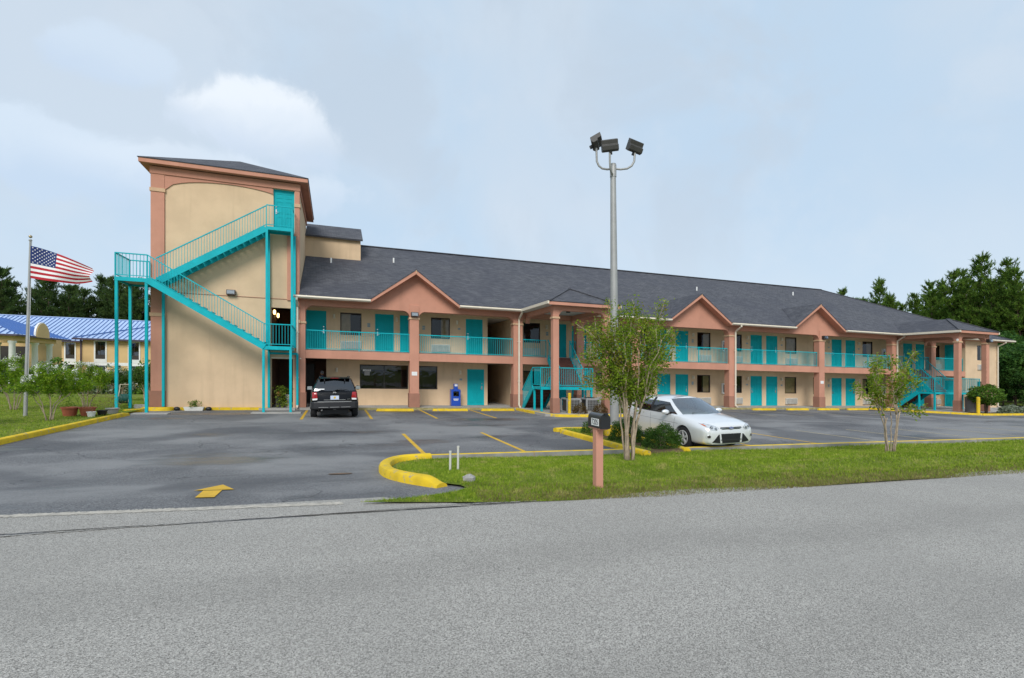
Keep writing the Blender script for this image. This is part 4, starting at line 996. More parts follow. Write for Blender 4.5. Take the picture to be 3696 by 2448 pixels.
def seam_roof_y(name, poly, step, parent):
    b = MB(); roof_slab(b, poly, .12); r = b.build(name, M['innblue'], parent)
    P = [Vector(p) for p in poly]; n = (P[1]-P[0]).cross(P[2]-P[0]).normalized(); n = n if n.z > 0 else -n
    ys = [p.y for p in P]; y = min(ys) + .3
    while y < max(ys) - .05:
        cr = []
        for a, c in zip(P, P[1:] + P[:1]):
            if (a.y - y) * (c.y - y) < 0: t = (y - a.y) / (c.y - a.y); cr.append(a + (c-a)*t)
        if len(cr) >= 2:
            cr.sort(key=lambda v: v.x); MB().bar(cr[0] + n*.035, cr[-1] + n*.035, .05, .07, up=n).build('seam', M['innseam'], r)
        y += step
    return r
seam_roof('roof', [(-64, 79.4, 4.45), (-14, 79.4, 4.45), (-14, 87, 7.75), (-64, 87, 7.75)], .50, inn)
seam_roof('bay_roof', [(-27.8, 71.4, 4.50), (-15.4, 71.4, 4.50), (-21.6, 77.6, 6.55)], .50, inn)
seam_roof_y('bay_roof', [(-27.8, 71.4, 4.50), (-21.6, 77.6, 6.55), (-21.6, 84.3, 6.55), (-27.8, 79.6, 4.50)], .6, inn)
MB().bar((-27.8, 71.4, 4.56), (-21.6, 77.6, 6.61), .2, .08).build('hip_cap', M['innseam'], inn)
MB().bar((-64, 87, 7.8), (-14, 87, 7.8), .3, .1).build('ridge_cap', M['innblue'], inn)
for x0, x1, y, z in ((-64, -27.6, 79.32, 4.36), (-27.9, -15.3, 71.32, 4.40)): MB().box(x0, x1, y-.08, y+.06, z-.12, z+.08).build('gutter', M['inndark'], inn)
MB().box(-27.35, -27.22, 71.85, 71.98, NB, 4.35).build('downspout', M['inndark'], inn)
# portico
px1, px0, py0, py1 = -25.95, -35.5, 55.9, 62.7
b = MB(); b.box(px0, px1, py0, py0+.5, 3.45, 4.0); b.box(px1-.5, px1, py0+.5, py1, 3.45, 4.0); b.box(px0, px0+.5, py0+.5, py1, 3.45, 4.0); b.box(px0, px1, py1, py1+.4, 3.45, 4.0); b.build('portico_beam', M['inncream'], inn)
for x, y in ((-26.2, 56.2), (-26.25, 59.9), (-26.2, 62.4), (-30.2, 62.4), (-33.8, 56.2)):
    b = MB(); b.lathe([(.30, NB), (.30, NB+.3), (.24, NB+.34), (.22, 3.2), (.30, 3.3), (.30, 3.45)], (x, y, 0), 16); b.build('portico_column', M['white'], inn, smooth=40)
ex, ey = .45, .5; hx0, hx1, hy0, hy1 = px0-ex, px1+ex, py0-ey, py1+2.2; hz = 4.0; cxp = (hx0+hx1)/2; rz_ = hz + (hx1-cxp)*.36
seam_roof('portico_roof', [(hx0, hy0, hz), (hx1, hy0, hz), (cxp, hy0+4.6, rz_)], .5, inn)
seam_roof_y('portico_roof', [(hx1, hy0, hz), (hx1, hy1, hz), (cxp, hy1, rz_), (cxp, hy0+4.6, rz_)], .6, inn)
MB().box(hx0, hx1, hy0-.04, hy0+.06, hz-.16, hz-.02).build('gutter', M['inndark'], inn); MB().box(hx1-.06, hx1+.04, hy0, hy1, hz-.16, hz-.02).build('gutter', M['inndark'], inn)
def arch_poly(c, r, z0, zs, n=14): return [(c-r, z0)] + [(c - r*math.cos(PI*i/n), zs + r*math.sin(PI*i/n)) for i in range(n+1)] + [(c+r, z0)]
MB().prism_yz(arch_poly(59.5, 1.12, 3.9, 4.10), px1+.30, px1+.52).build('arched_parapet', M['inncream'], inn)
MB().prism_yz(arch_poly(59.5, 1.20, 3.9, 4.12), px1+.32, px1+.46).build('parapet_trim', M['white'], inn)
b = MB(); b.box(-36, -27.9, 66, 69, NB, 4.3); b.build('lobby_wall', M['inncream'], inn)
b = MB(); b.box(-34.5, -29.6, 65.92, 65.99, .2, 3.2); b.build('lobby_glazing', M['bronze'], inn)
b = MB(); b.box(-35, -28.5, 63.2, 65.9, .2, .45); b.build('lower_canopy', M['innseam'], inn)

# ================================================================== flagpole and flag
fp = thing('flagpole', 'slim grey flagpole standing on the grass left of the tower', 'flagpole', (-10.53, 23.4, -.27))
P0 = Vector((-10.53, 23.4, -.27)); P1 = Vector((-10.38, 23.4, 6.1))
MB().tube([P0, P0.lerp(P1, .5), P1], [.062, .05, .032], 12).build('pole', M['galv'], fp, smooth=60)
MB().sphere(P1 + Vector((0, 0, .10)), .055, 12, 8).build('finial', mk('gilt ball', (.45, .36, .22), .35, .1, 5, metal=.8), fp, smooth=True)
MB().lathe([(.05, 0), (.055, .03), (.03, .07)], P1 - Vector((0, 0, .06)), 10).build('truck', M['galv'], fp)
MB().tube([P1 + Vector((.06, -.03, -.05)), P0 + Vector((.09, -.03, 1.0))], .006, 4).build('halyard', M['white'], fp)
M['flagred'] = mk('red flag cloth', (.42, .012, .025), .85, .08, 6); M['flagwhite'] = mk('white flag cloth', (.80, .79, .78), .85, .04, 6); M['flagblue'] = mk('navy flag cloth', (.012, .03, .14), .85, .1, 6)
HX, HT, HB = -10.36, 5.86, 4.70
def flag_pt(u, v):
    x = HX + 1.86*u - .05*u*u
    top = HT - .02*u - .62*u**1.35; bot = HB - .10*math.sin(u*2.4) + .20*max(0, u-.72)*1.6
    w = v + .16*max(0, u-.45)*math.sin(PI*v)
    z = top + (bot - top)*v
    y = 23.36 + .10*math.sin(u*7.0 + v*2.2)*min(1, u*2.5) + .16*max(0, u-.4)*math.sin(v*6.5 + 1.0) - .05*u
    x += .06*max(0, u-.4)*math.sin(v*7)
    return (x, y, z)
fl = thing('flag', 'American flag with stars and stripes blowing to the right from the flagpole', 'flag', (HX, 23.36, HB))
def flag_patch(name, u0, u1, v0, v1, mat, nu, nv):
    b = MB(); n = nv + 1
    for i in range(nu+1):
        for j in range(nv+1): b.v.append(flag_pt(u0+(u1-u0)*i/nu, v0+(v1-v0)*j/nv))
    for i in range(nu):
        for j in range(nv): b.f.append([i*n+j, (i+1)*n+j, (i+1)*n+j+1, i*n+j+1]); b.m.append(0)
    return b.build(name, mat, fl, smooth=True)
for k in range(13): flag_patch('stripe', .42 if k < 7 else 0, 1, k/13, (k+1)/13, M['flagred' if k % 2 == 0 else 'flagwhite'], 26, 2)
ca = flag_patch('canton', 0, .42, 0, 7/13, M['flagblue'], 12, 10)
b = MB()
for r_ in range(9):
    for c_ in range(6 if r_ % 2 == 0 else 5):
        u = .42*((c_ + (.5 if r_ % 2 == 0 else 1.0))/6.0) ; v = 7/13*(r_+.8)/9.6; p = Vector(flag_pt(u, v)) - Vector((0, .006, 0))
        ring = [(p.x + (.030 if i % 2 == 0 else .012)*math.sin(PI*i/5), p.y, p.z + (.030 if i % 2 == 0 else .012)*math.cos(PI*i/5)) for i in range(10)]
        b.add(ring, [tuple(range(10))])
tag(b.build('stars', M['flagwhite'], ca), kind='stuff')

# ================================================================== lamp post with three floodlights
LX, LY = 8.75, 15.25
lp = thing('lamp_post', 'tall grey lamp post with three dark floodlights on a yellow base', 'lamp post', (LX, LY, LOT))
MB().lathe([(.36, LOT), (.36, .02), (.34, .05), (0, .05)], (LX, LY, 0), 20, cap=False).build('concrete_base', M['yellow'], lp, smooth=40)
MB().box(LX-.22, LX+.22, LY-.22, LY+.22, .05, .085).build('base_plate', M['galv'], lp)
MB().tube([(LX, LY, .08), (LX-.01, LY, 4), (LX-.05, LY, 8.55)], [.15, .125, .09], 16).build('pole', M['galv'], lp, smooth=60)
MB().lathe([(.105, 8.22), (.105, 8.62), (.09, 8.66), (0, 8.66)], (LX-.045, LY, 0), 14, cap=False).build('collar', M['galv'], lp, smooth=40)
def head(dx, dy, dz, yaw, pitch, roll, h0):
    T = Vector((LX-.045, LY, h0)); E = Vector((LX + dx, LY + dy, dz)); H = Vector((E.x - T.x, E.y - T.y, 0))
    pts = [T + H*t + Vector((0, 0, z)) for t, z in ((0, 0), (.35, -.02), (.65, .01), (.85, .10), (.97, .25))] + [E]
    a = MB().tube(pts, .035, 8); arm = a.build('bracket_arm', M['galv'], lp, smooth=60)
    Mx = Matrix.Translation(E + Vector((0, 0, .20))) @ Matrix.Rotation(yaw, 4, 'Z') @ Matrix.Rotation(roll, 4, 'Y') @ Matrix.Rotation(pitch, 4, 'X') @ Matrix.Scale(.86, 4)
    def put(b): b.v = [tuple(Mx @ Vector(v)) for v in b.v]; return b
    fx = put(MB().prism_yz([(-.12, -.17), (.05, -.21), (.15, -.14), (.15, .02), (.07, .06), (.07, .22), (-.12, .25)], -.31, .31)).build('floodlight', M['lampgrey'], lp, bevel=.012)
    put(MB().box(-.28, .28, -.128, -.118, -.14, .22)).build('lens', M['lensglass'], fx)
    put(MB().box(-.05, .05, .02, .12, -.31, -.12)).build('swivel', M['black'], fx)
M['lampgrey'] = mk('dark bronze housing', (.055, .052, .048), .5, .15, 5)
head(.62, -.25, 9.02, R(188), R(-25), R(-6), 8.5); head(-.34, -.30, 8.88, R(160), R(-18), R(8), 8.3); head(-.55, .22, 9.18, R(235), R(-62), R(-10), 8.5)

# ================================================================== mailbox
mb = thing('mailbox', 'black arched mailbox numbered 7205 on a salmon painted post by the road', 'mailbox', (3.71, 6.95, .02))
MB().box(3.652, 3.768, 6.89, 7.006, -.1, .895).build('post', M['pink'], mb, bevel=.006)
MB().box(3.645, 3.775, 6.76, 7.13, .895, .912).build('mounting_board', M['pink'], mb)
def arch_xz(c, w, z0, h, n=12): return [(c-w/2, z0)] + [(c - w/2*math.cos(PI*i/n), z0 + h - w/2 + w/2*math.sin(PI*i/n)) for i in range(n+1)] + [(c+w/2, z0)]
MB().prism_xz(arch_xz(3.71, .150, .914, .215), 6.74, 7.12).build('box', M['mailblack'] if 'mailblack' in M else mk('glossy black steel', (.010, .011, .012), .32, .15, 6, coat=.3), mb, smooth=40)
dr = MB().prism_xz(arch_xz(3.71, .160, .910, .223), 6.718, 6.74).build('door', mk('black steel door', (.012, .013, .014), .38, .15, 6, coat=.2), mb, smooth=40)
MB().bar((3.71, 6.70, 1.11), (3.71, 6.70, 1.14), .05, .03).build('pull_tab', M['black'], dr)
MB().bar((3.80, 6.85, 1.0), (3.80, 7.08, 1.0), .008, .035).build('flag_arm', M['black'], mb)
MB().box(3.6305, 3.6345, 6.78, 7.01, .945, 1.05).build('number_plate', M['white'], mb)
tm = text_mesh('number_7205', '7205', .135, M['black'], .001); o = inst('number', tm, mb, (3.629, 6.895, .996)); o.rotation_euler = (R(90), 0, R(-90)); o.scale = (.72, .86, 1)

# ================================================================== small things
def bollard(x, y, z0, h, label, w=.16):
    b = MB(); b.lathe([(w/2, z0-.1), (w/2, z0+h-.03), (w/2-.03, z0+h), (0, z0+h+.01)], (x, y, 0), 14, cap=False); return tag(b.build('bollard', M['yellow'], smooth=40), label, 'bollard', 'yellow bollards')
bollard(10.95, 23.45, WALK, 1.0, 'yellow bollard beside the front column of the near stair porch')
bollard(39.25, 22.2, WALK, 1.05, 'yellow bollard under the round bush at the far porch', .2)
for x, lab in ((2.05, 'short white plastic marker stake in the lawn, left of the pair'), (2.20, 'taller white plastic marker stake in the lawn, right of the pair')):
    h = .34 if x < 2.1 else .43; z = gl(x, 9.65)
    b = MB(); b.tube([(x, 9.65, z-.1), (x+.005, 9.65, z+h)], .022, 10); b.tube([(x+.005, 9.65, z+h), (x+.005, 9.65, z+h+.03)], .026, 10)
    tag(b.build('marker_stake', M['offwhite'], smooth=50), lab, 'stake', 'pipe stakes in the lawn')
def rock(x, y, z, r, label):
    b = MB().sphere((x, y, z), r, 12, 8, (1, .8, .65)); rr = random.Random(4); b.v = [(v[0]+rr.uniform(-.14,.14)*r, v[1]+rr.uniform(-.14,.14)*r, v[2]+rr.uniform(-.1,.1)*r) for v in b.v]
    tag(b.build('rock', M['stone'], smooth=30), label, 'rock')
rock(1.96, 7.85, gl(1.96, 7.85)+.05, .10, 'small grey rock in the lawn near the tip of the yellow kerb')
# newspaper box
def news(x, y, label, z0=WALK):
    t = thing('newspaper_box', label, 'newspaper box', (x, y, z0), 'blue newspaper boxes')
    b = MB(); b.box(x-.27, x+.27, y-.2, y+.2, z0, z0+.93); b.build('cabinet', M['blue'], t, bevel=.02)
    b = MB(); b.box(x-.10, x+.12, y-.17, y+.1, z0+.93, z0+1.24); b.build('coin_unit', M['blue'], t, bevel=.015)
    MB().box(x-.07, x+.09, y-.178, y-.168, z0+1.10, z0+1.21).build('coin_plate', M['white'], t)
    MB().box(x-.15, x+.16, y-.212, y-.202, z0+.55, z0+.82).build('display_pane', M['carglass'], t)
    tm = text_mesh('lettering', 'DAILY', .08, M['white'], .001)
    for k, (zz, w) in enumerate(((.37, .30), (.31, .24))): MB().box(x-w/2, x+w/2, y-.206, y-.201, z0+zz, z0+zz+.035).build('title_strip', M['white'], t)
    bpy.data.meshes.remove(tm)
news(6.42, 28.85, 'blue newspaper box on the walkway left of a turquoise ground floor door')
news(17.9, 28.7, 'blue newspaper box mostly hidden behind the large crape myrtle')
# condensers
def condenser(x, y, label, s=.74, h=.72):
    t = thing('condenser_unit', label, 'air conditioner', (x, y, WALK), 'outdoor condenser units'); z = WALK
    b = MB(); b.box(x-s/2, x+s/2, y-s/2, y+s/2, z, z+.07); b.box(x-s/2, x+s/2, y-s/2, y+s/2, z+h-.07, z+h)
    for sx in (-1, 1):
        for sy in (-1, 1): b.box(x+sx*s/2-.035, x+sx*s/2+.035, y+sy*s/2-.035, y+sy*s/2+.035, z+.07, z+h-.07)
    b.build('casing', M['grey'], t); MB().box(x-s/2+.06, x+s/2-.06, y-s/2+.06, y+s/2-.06, z+.05, z+h-.05).build('coil', M['bronze'], t)
    g = MB()
    for i in range(8): q = x-s/2+.08+i*(s-.16)/7; g.box(q-.008, q+.008, y-s/2-.004, y-s/2+.02, z+.07, z+h-.07)
    for i in range(7): q = z+.1+i*(h-.2)/6; g.box(x-s/2, x+s/2, y-s/2-.012, y-s/2+.005, q-.008, q+.008)
    g.build('guard', M['galv'], t); MB().lathe([(.28, 0), (.28, .03), (.06, .05), (0, .05)], (x, y, z+h), 14, cap=False).build('fan_guard', M['black'], t)
condenser(11.35, 24.15, 'grey condenser unit right of the yellow bollard by the near porch'); condenser(12.45, 24.2, 'grey condenser unit further from the yellow bollard, nearer the lamp post')
# smokers' urn in the entry
u = thing('ash_urn', 'slim grey standing ashtray in the dark entry left of the SUV', 'ashtray', (-1.12, 28.6, WALK))
MB().lathe([(.14, WALK), (.14, WALK+.04), (.05, WALK+.12), (.04, WALK+.78), (.09, WALK+.84), (.06, WALK+.96), (0, WALK+.98)], (-1.12, 28.6, 0), 14, cap=False).build('body', M['grey'], u, smooth=40)

# ================================================================== pots by the kerb, hose reel, planters
def pot(name, x, y, r, h, mat, label, z=-.27, tub=False):
    b = MB(); b.lathe([(r*.72, 0), (r*.95, h*.86), (r*1.06, h*.86), (r*1.08, h), (r*.98, h), (r*.92, h*.9), (0, h*.88)], (x, y, z), 18, cap=False)
    t = thing(name, label, 'flower pot', (x, y, z), 'plant pots by the left kerb'); b.build('pot', M[mat], t, smooth=45)
    MB().lathe([(r*.9, h*.86), (0, h*.9)], (x, y, z), 14, cap=False).build('soil', M['soil'], t); return t
def tuft(t, x, y, z, n, r, h, size, mat, seed=0, flat=.6):
    pts = [(x + random.gauss(0, r*.5), y + random.gauss(0, r*.5), z + drop(x) + h*random.random()**.8) for _ in range(n)]
    b = BASE[t]; return leaf_obj('leaves', np.array(pts) - np.array(b), size, M[mat], t, flat=flat, aspect=.3)
t = pot('flower_pot', -9.2, 23.35, .26, .33, 'terracotta', 'large terracotta pot left of the pair on the grass'); tuft(t, -9.2, 23.35, .06, 160, .3, .45, .09, 'shrub')
t = pot('flower_pot', -8.66, 23.35, .26, .33, 'terracotta', 'large terracotta pot right of the pair, behind a white pot'); tuft(t, -8.66, 23.35, .06, 150, .3, .6, .07, 'dryplant')
t = pot('flower_pot', -8.40, 22.95, .14, .19, 'white', 'small white pot in front of the terracotta pots'); tuft(t, -8.4, 22.95, -.08, 90, .2, .35, .06, 'dryplant')
t = pot('flower_pot', -8.28, 23.55, .17, .20, 'black', 'small black pot right of the white pot'); tuft(t, -8.28, 23.55, -.07, 160, .35, .6, .08, 'dryplant')
t = pot('flower_pot', -8.22, 24.35, .22, .22, 'grey', 'wide grey pot beside the leftmost turquoise stair post'); tuft(t, -8.22, 24.35, -.05, 140, .35, .55, .08, 'dryplant')
hr = thing('hose_reel', 'beige hose reel cart with a green hose on the grass behind the stairs', 'hose reel', (-9.3, 28.9, -.27))
M['beige'] = mk('beige plastic', (.42, .36, .27), .6, .1, 5); M['hose'] = mk('green hose', (.02, .12, .10), .5, .1, 20)
for s in (-.22, .22):
    b = MB(); b.bar((-9.3+s, 28.7, -.2), (-9.3+s, 28.95, .35), .04, .05); b.bar((-9.3+s, 29.15, -.2), (-9.3+s, 28.95, .35), .04, .05); b.bar((-9.3+s, 28.95, .3), (-9.3+s, 29.1, .72), .035, .035); b.build('side_frame', M['beige'], hr)
MB().bar((-9.52, 29.1, .72), (-9.08, 29.1, .72), .035, .035).build('handle', M['beige'], hr)
b = MB(); 
for i in range(7): x = -9.46 + i*.054; b.tube([(x, 28.95 + .20*math.cos(a*PI/8), .06 + .20*math.sin(a*PI/8)) for a in range(17)], .026, 6, cap=False)
b.build('hose_coil', M['hose'], hr, smooth=True)
for s in (-.26, .26): MB().tube([(-9.3+s-.02, 28.68, -.16), (-9.3+s+.02, 28.68, -.16)], .11, 14).build('wheel', M['black'], hr)
cb = thing('concrete_block', 'dark grey concrete block on the grass by the second stair post', 'block', (-8.15, 27.3, -.3))
b = MB(); b.box(-8.4, -7.98, 27.2, 27.4, -.3, -.1); b.build('body', M['stone'], cb, bevel=.01)
# white planter and bags at the foot of the tower wall
pl = thing('planter_box', 'long white planter with a green plant at the foot of the tower wall', 'planter', (-6.05, 27.2, LOT))
b = MB(); b.prism_xz([(-6.42, LOT), (-5.72, LOT), (-5.66, LOT+.17), (-6.48, LOT+.17)], 27.1, 27.32); b.build('trough', M['offwhite'], pl)
tuft(pl, -6.08, 27.2, LOT+.17, 200, .22, .26, .11, 'shrub')
for x, lab in ((-6.75, 'small dark bag left of the white planter'), (-5.48, 'small dark bag right of the white planter')):
    b = MB().sphere((x, 27.2, LOT+.08), .12, 12, 8, (1.1, .7, .8)); tag(b.build('black_bag', M['black'], smooth=True), lab, 'bag', 'dark bags by the planter')
# plants in the tower doorway
iv = thing('ivy_planter', 'yellow green ivy spilling from a stand in the tower doorway', 'plant', (-2.55, 27.62, WALK))
b = MB(); b.box(-2.7, -2.42, 27.55, 27.8, WALK, WALK+.55); b.build('stand', M['bronze'], iv); b = MB(); b.lathe([(.10, 0), (.14, .2), (.12, .2), (0, .17)], (-2.55, 27.66, WALK+.55), 12, cap=False); b.build('pot', M['terracotta'], iv)
pts = [(-2.5 + random.gauss(0, .14) + .1*(1-k), 27.5 + random.gauss(0, .07), WALK + .05 + 1.0*k) for k in [random.random() for _ in range(520)]]
leaf_obj('leaves', np.array(pts) + np.array([0, 0, drop(-2.5)]) - np.array(BASE[iv]), .085, M['variegated'], iv, aspect=.8)
fn = thing('urn_planter', 'white pedestal urn with a fern in the tower doorway', 'plant', (-2.15, 27.75, WALK))
MB().lathe([(.13, 0), (.13, .05), (.05, .10), (.05, .32), (.15, .42), (.19, .62), (.16, .62), (0, .58)], (-2.15, 27.75, WALK), 16, cap=False).build('urn', M['offwhite'], fn, smooth=45)
pts = [(-2.13 + random.gauss(0, .2), 27.75 + random.gauss(0, .15), WALK + .2 + .75*random.random()) for _ in range(260)]
leaf_obj('leaves', np.array(pts) + np.array([0, 0, drop(-2.1)]) - np.array(BASE[fn]), .13, M['shrub'], fn, aspect=.3)

# ================================================================== crape myrtles and shrubs
def bez(a, b, c, t): return a*(1-t)**2 + b*2*t*(1-t) + c*t*t
def myrtle(name, label, cat, loc, h, spread, stems, twigs, nleaf, leaf, mat, low=.42, base_r=.10, stem_r=.03, flowers=0, dome=False, group=None, seed=1, skew=(0, 0), tmin=.3, puff=.15, sprays=(), mains=7, fork=.36):
    rr = random.Random(seed); t = thing(name, label, cat, loc, group, local=True); tr = MB(); segs = []; targets = []
    for i in range(stems):
        a = 2*PI*(i + rr.uniform(-.35, .35))/stems*1.618; q = math.sqrt(rr.random())
        if dome: zt = h*(1 - .45*q*q)*rr.uniform(.82, 1.0)
        else: zt = h*(low + .3 + (.7-low)*(1 - q*.75)*rr.uniform(.75, 1.05))
        targets.append(Vector((math.cos(a)*spread*q*rr.uniform(.8, 1.1) + skew[0], math.sin(a)*spread*q*rr.uniform(.8, 1.1) + skew[1], min(h, zt))))
    targets += [Vector(q) for q in sprays]
    main = []
    for k in range(mains):                                            # main stems up to their fork
        a = 2*PI*k/mains + rr.uniform(-.3, .3); B = Vector((math.cos(a)*base_r*rr.uniform(.4, 1), math.sin(a)*base_r*rr.uniform(.4, 1), -.06))
        J = Vector((math.cos(a)*spread*rr.uniform(.18, .36), math.sin(a)*spread*rr.uniform(.18, .36), h*fork*rr.uniform(.8, 1.25))); C = B.lerp(J, .5) + Vector((rr.gauss(0, .05), rr.gauss(0, .05), .08*h)) - Vector((J.x, J.y, 0))*.18
        pts = [bez(B, C, J, i/7) + Vector((rr.gauss(0, .008), rr.gauss(0, .008), 0)) for i in range(8)]; r0 = stem_r*rr.uniform(.8, 1.35)
        tr.tube(pts, [r0*(1.25 if i == 0 else 1 - .05*i) for i in range(8)], 7); main.append((J, (pts[-1]-pts[-2]).normalized(), r0*.62))
    for T in targets:
        J, d, r0 = min(main, key=lambda m_: (Vector((m_[0].x, m_[0].y)).normalized() - Vector((T.x, T.y)).normalized()).length + .4*rr.random())
        C = J + d*(T-J).length*.45 + Vector((rr.gauss(0, .05), rr.gauss(0, .05), 0)); pts = [bez(J, C, T, k/8) + Vector((rr.gauss(0, .01), rr.gauss(0, .01), 0))*min(k, 3) for k in range(9)]
        tr.tube(pts, [r0*(1 - .10*k) for k in range(9)], 6); segs += [(pts[k], pts[k+1], k/8) for k in range(8) if k/8 >= tmin]
        for _ in range(twigs):
            k = rr.randint(int(tmin*8), 7); p = pts[k]; d2 = ((T-J).normalized() + Vector((rr.gauss(0, .7), rr.gauss(0, .7), rr.uniform(-.2, .8)))).normalized()*rr.uniform(.22, .5)*h/3.6
            q = p + d2 + Vector((0, 0, .04)); tr.tube([p, p + d2*.55, q], [r0*.45, r0*.3, r0*.15], 5); segs += [(p + d2*.25, p + d2*.65, .8), (p + d2*.65, q, 1)]
    tr.build('trunk', M['trunk'], t, smooth=True)
    wts = np.array([(b_-a_).length*(.5 + w) for a_, b_, w in segs]); wts /= wts.sum(); idx = RNG.choice(len(segs), nleaf, p=wts); f = RNG.random(nleaf)[:, None]
    A = np.array([tuple(s[0]) for s in segs])[idx]; Bq = np.array([tuple(s[1]) for s in segs])[idx]
    P = A + (Bq - A)*f + RNG.normal(size=(nleaf, 3))*puff*h/3.6*np.array([1, 1, .8])*.45
    leaf_obj('crown', P, leaf, M[mat], t, flat=.55, aspect=.5)
    if flowers:
        tips = sorted(segs, key=lambda s: -s[1].z - .35*rr.random()*h)[:flowers*3]; rr.shuffle(tips); fl_ = []
        for s in tips[:flowers]:
            c = np.array(s[1]) + np.array([0, 0, .05]); fl_.append(c + RNG.normal(size=(80, 3))*np.array([.036, .036, .06]))
        leaf_obj('blossom', np.concatenate(fl_), .04, M['flower'], t, flat=1, aspect=.9)
    return t
myrtle('crape_myrtle', 'tall many stemmed crape myrtle on the lawn right of the mailbox', 'tree', (6.34, 10.4, gl(6.34, 10.4)), 3.70, .95, 20, 5, 17000, .068, 'myrtle', seed=3, base_r=.14, stem_r=.029, tmin=.12, puff=.20, mains=9, fork=.36,
       sprays=[(-1.1, .3, 1.75), (-1.25, .1, 3.1), (-.9, -.2, 1.5), (1.35, .1, 2.95), (1.15, 0, 2.5), (-.4, .2, 3.72), (.1, 0, 3.7), (.75, .1, 3.55), (-1.15, 0, 2.35)])
myrtle('crape_myrtle', 'small sparse crape myrtle on the lawn at the right', 'tree', (14.08, 10.0, gl(14.08, 10.0)), 2.75, .85, 6, 4, 3200, .082, 'myrtle', seed=11, base_r=.12, stem_r=.020, tmin=.25, puff=.19, mains=6, fork=.4,
       sprays=[(1.05, .1, 2.72), (1.45, .1, 1.95), (-.7, 0, 2.45), (-1.1, .1, 1.65), (.55, 0, 2.35), (-.35, 0, 1.45), (.9, -.1, .95)])
myrtle('white_crape_myrtle', 'spreading white flowering crape myrtle with bare lower stems by the left kerb', 'shrub', (-9.1, 21.7, -.27), 1.95, 1.25, 16, 5, 13000, .062, 'myrtle_w', dome=True, flowers=22, seed=5, stem_r=.017, tmin=.25, puff=.3, mains=6, fork=.42)
myrtle('white_crape_myrtle', 'white flowering crape myrtle cut by the left edge of the picture', 'shrub', (-11.0, 19.6, -.27), 1.75, 1.2, 14, 5, 11000, .062, 'myrtle_w', dome=True, flowers=10, seed=6, stem_r=.017, tmin=.2, puff=.3, mains=6)
myrtle('white_crape_myrtle', 'crape myrtle right behind the terracotta pots, few white flowers', 'shrub', (-9.75, 26.2, -.27), 2.0, 1.1, 14, 5, 9000, .066, 'myrtle_w', dome=True, flowers=12, seed=7, stem_r=.017, tmin=.35, puff=.3)
myrtle('white_crape_myrtle', 'tall white topped crape myrtle behind the flagpole', 'shrub', (-12.3, 26.5, -.27), 2.35, 1.3, 16, 5, 11000, .07, 'myrtle_w', dome=True, flowers=12, seed=8, stem_r=.017, tmin=.35, puff=.3)
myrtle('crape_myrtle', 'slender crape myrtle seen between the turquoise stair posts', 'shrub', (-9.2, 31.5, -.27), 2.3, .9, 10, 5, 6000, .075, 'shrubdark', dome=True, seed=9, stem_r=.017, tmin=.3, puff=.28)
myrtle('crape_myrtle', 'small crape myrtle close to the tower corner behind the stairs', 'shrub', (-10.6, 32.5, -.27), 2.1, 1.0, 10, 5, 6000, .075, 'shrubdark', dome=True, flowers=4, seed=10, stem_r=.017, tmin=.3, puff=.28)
def bush(name, label, cat, loc, rx, ry, h, n, leaf, mat, trunk=False, group=None, lift=0, up=True):
    t = thing(name, label, cat, loc, group, local=True); d = RNG.normal(size=(n, 3)); d /= np.linalg.norm(d, axis=1)[:, None]; d[:, 2] = np.abs(d[:, 2]) if up else d[:, 2]
    lump = 1 + .10*np.sin(d[:, 0]*5.1 + 1)*np.sin(d[:, 1]*4.3 + 2) + .07*np.sin(d[:, 2]*7 + d[:, 0]*6) ; r = (RNG.uniform(.62, 1.03, n)**.6*lump)[:, None]
    hh = h if up else h/2; P = d*r*np.array([rx, ry, hh]); P[:, 2] += lift + (0 if up else h/2)
    b = MB(); rr = random.Random(int(rx*100))
    for i in range(9):
        a = 2*PI*i/9; top = Vector((math.cos(a)*rx*.6*rr.random(), math.sin(a)*ry*.6*rr.random(), lift + h*rr.uniform(.5, .8))); b.tube([(math.cos(a)*.06, math.sin(a)*.06, -.05), (top.x*.3, top.y*.3, top.z*.5), top], [.03 if trunk else .015, .022 if trunk else .01, .006], 5)
    b.build('trunk', M['trunk'] if not trunk else M['pinebark'], t, smooth=True)
    leaf_obj('crown', P, leaf, M[mat], t, flat=.8, aspect=.6); return t
bush('boxwood_bush', 'rounded dark green boxwood bush beside the front wheel of the silver hatchback', 'bush', (8.72, 12.55, -.29), .56, .5, .60, 10000, .038, 'boxwood', group='boxwood bushes on the island')
bush('boxwood_bush', 'dark green boxwood bush behind the tall crape myrtle at the lamp post base', 'bush', (8.25, 13.7, -.29), .50, .5, .70, 9000, .038, 'boxwood', group='boxwood bushes on the island')
bush('low_bush', 'low dark bush hidden behind the mailbox at the yellow lamp base', 'bush', (8.1, 15.6, -.29), .35, .4, .5, 1800, .05, 'boxwood')
bush('round_bush', 'round glossy green bush on stems in the bed by the far porch', 'bush', (40.3, 22.35, WALK), 1.0, .85, 1.25, 4200, .13, 'shrub', trunk=True, lift=.55, up=False)
bush('red_shrub', 'reddish shrub in front of the left condenser unit', 'shrub', (11.5, 23.4, WALK-.02), .4, .3, .5, 1400, .05, 'redshrub', group='reddish shrubs by the condensers')
bush('red_shrub', 'reddish shrub in front of the right condenser unit', 'shrub', (12.6, 23.35, WALK-.02), .42, .3, .52, 1400, .05, 'redshrub', group='reddish shrubs by the condensers')
bush('porch_shrub', 'green shrub in the near porch bed behind the lamp post', 'shrub', (14.4, 23.5, WALK-.02), .8, .5, 1.5, 3600, .08, 'myrtle_w')
bush('ornamental_clump', 'pale grey green ornamental clump at the end of the far bed', 'plant', (42.6, 22.3, WALK-.03), 1.0, .35, .5, 1500, .16, 'ornament')
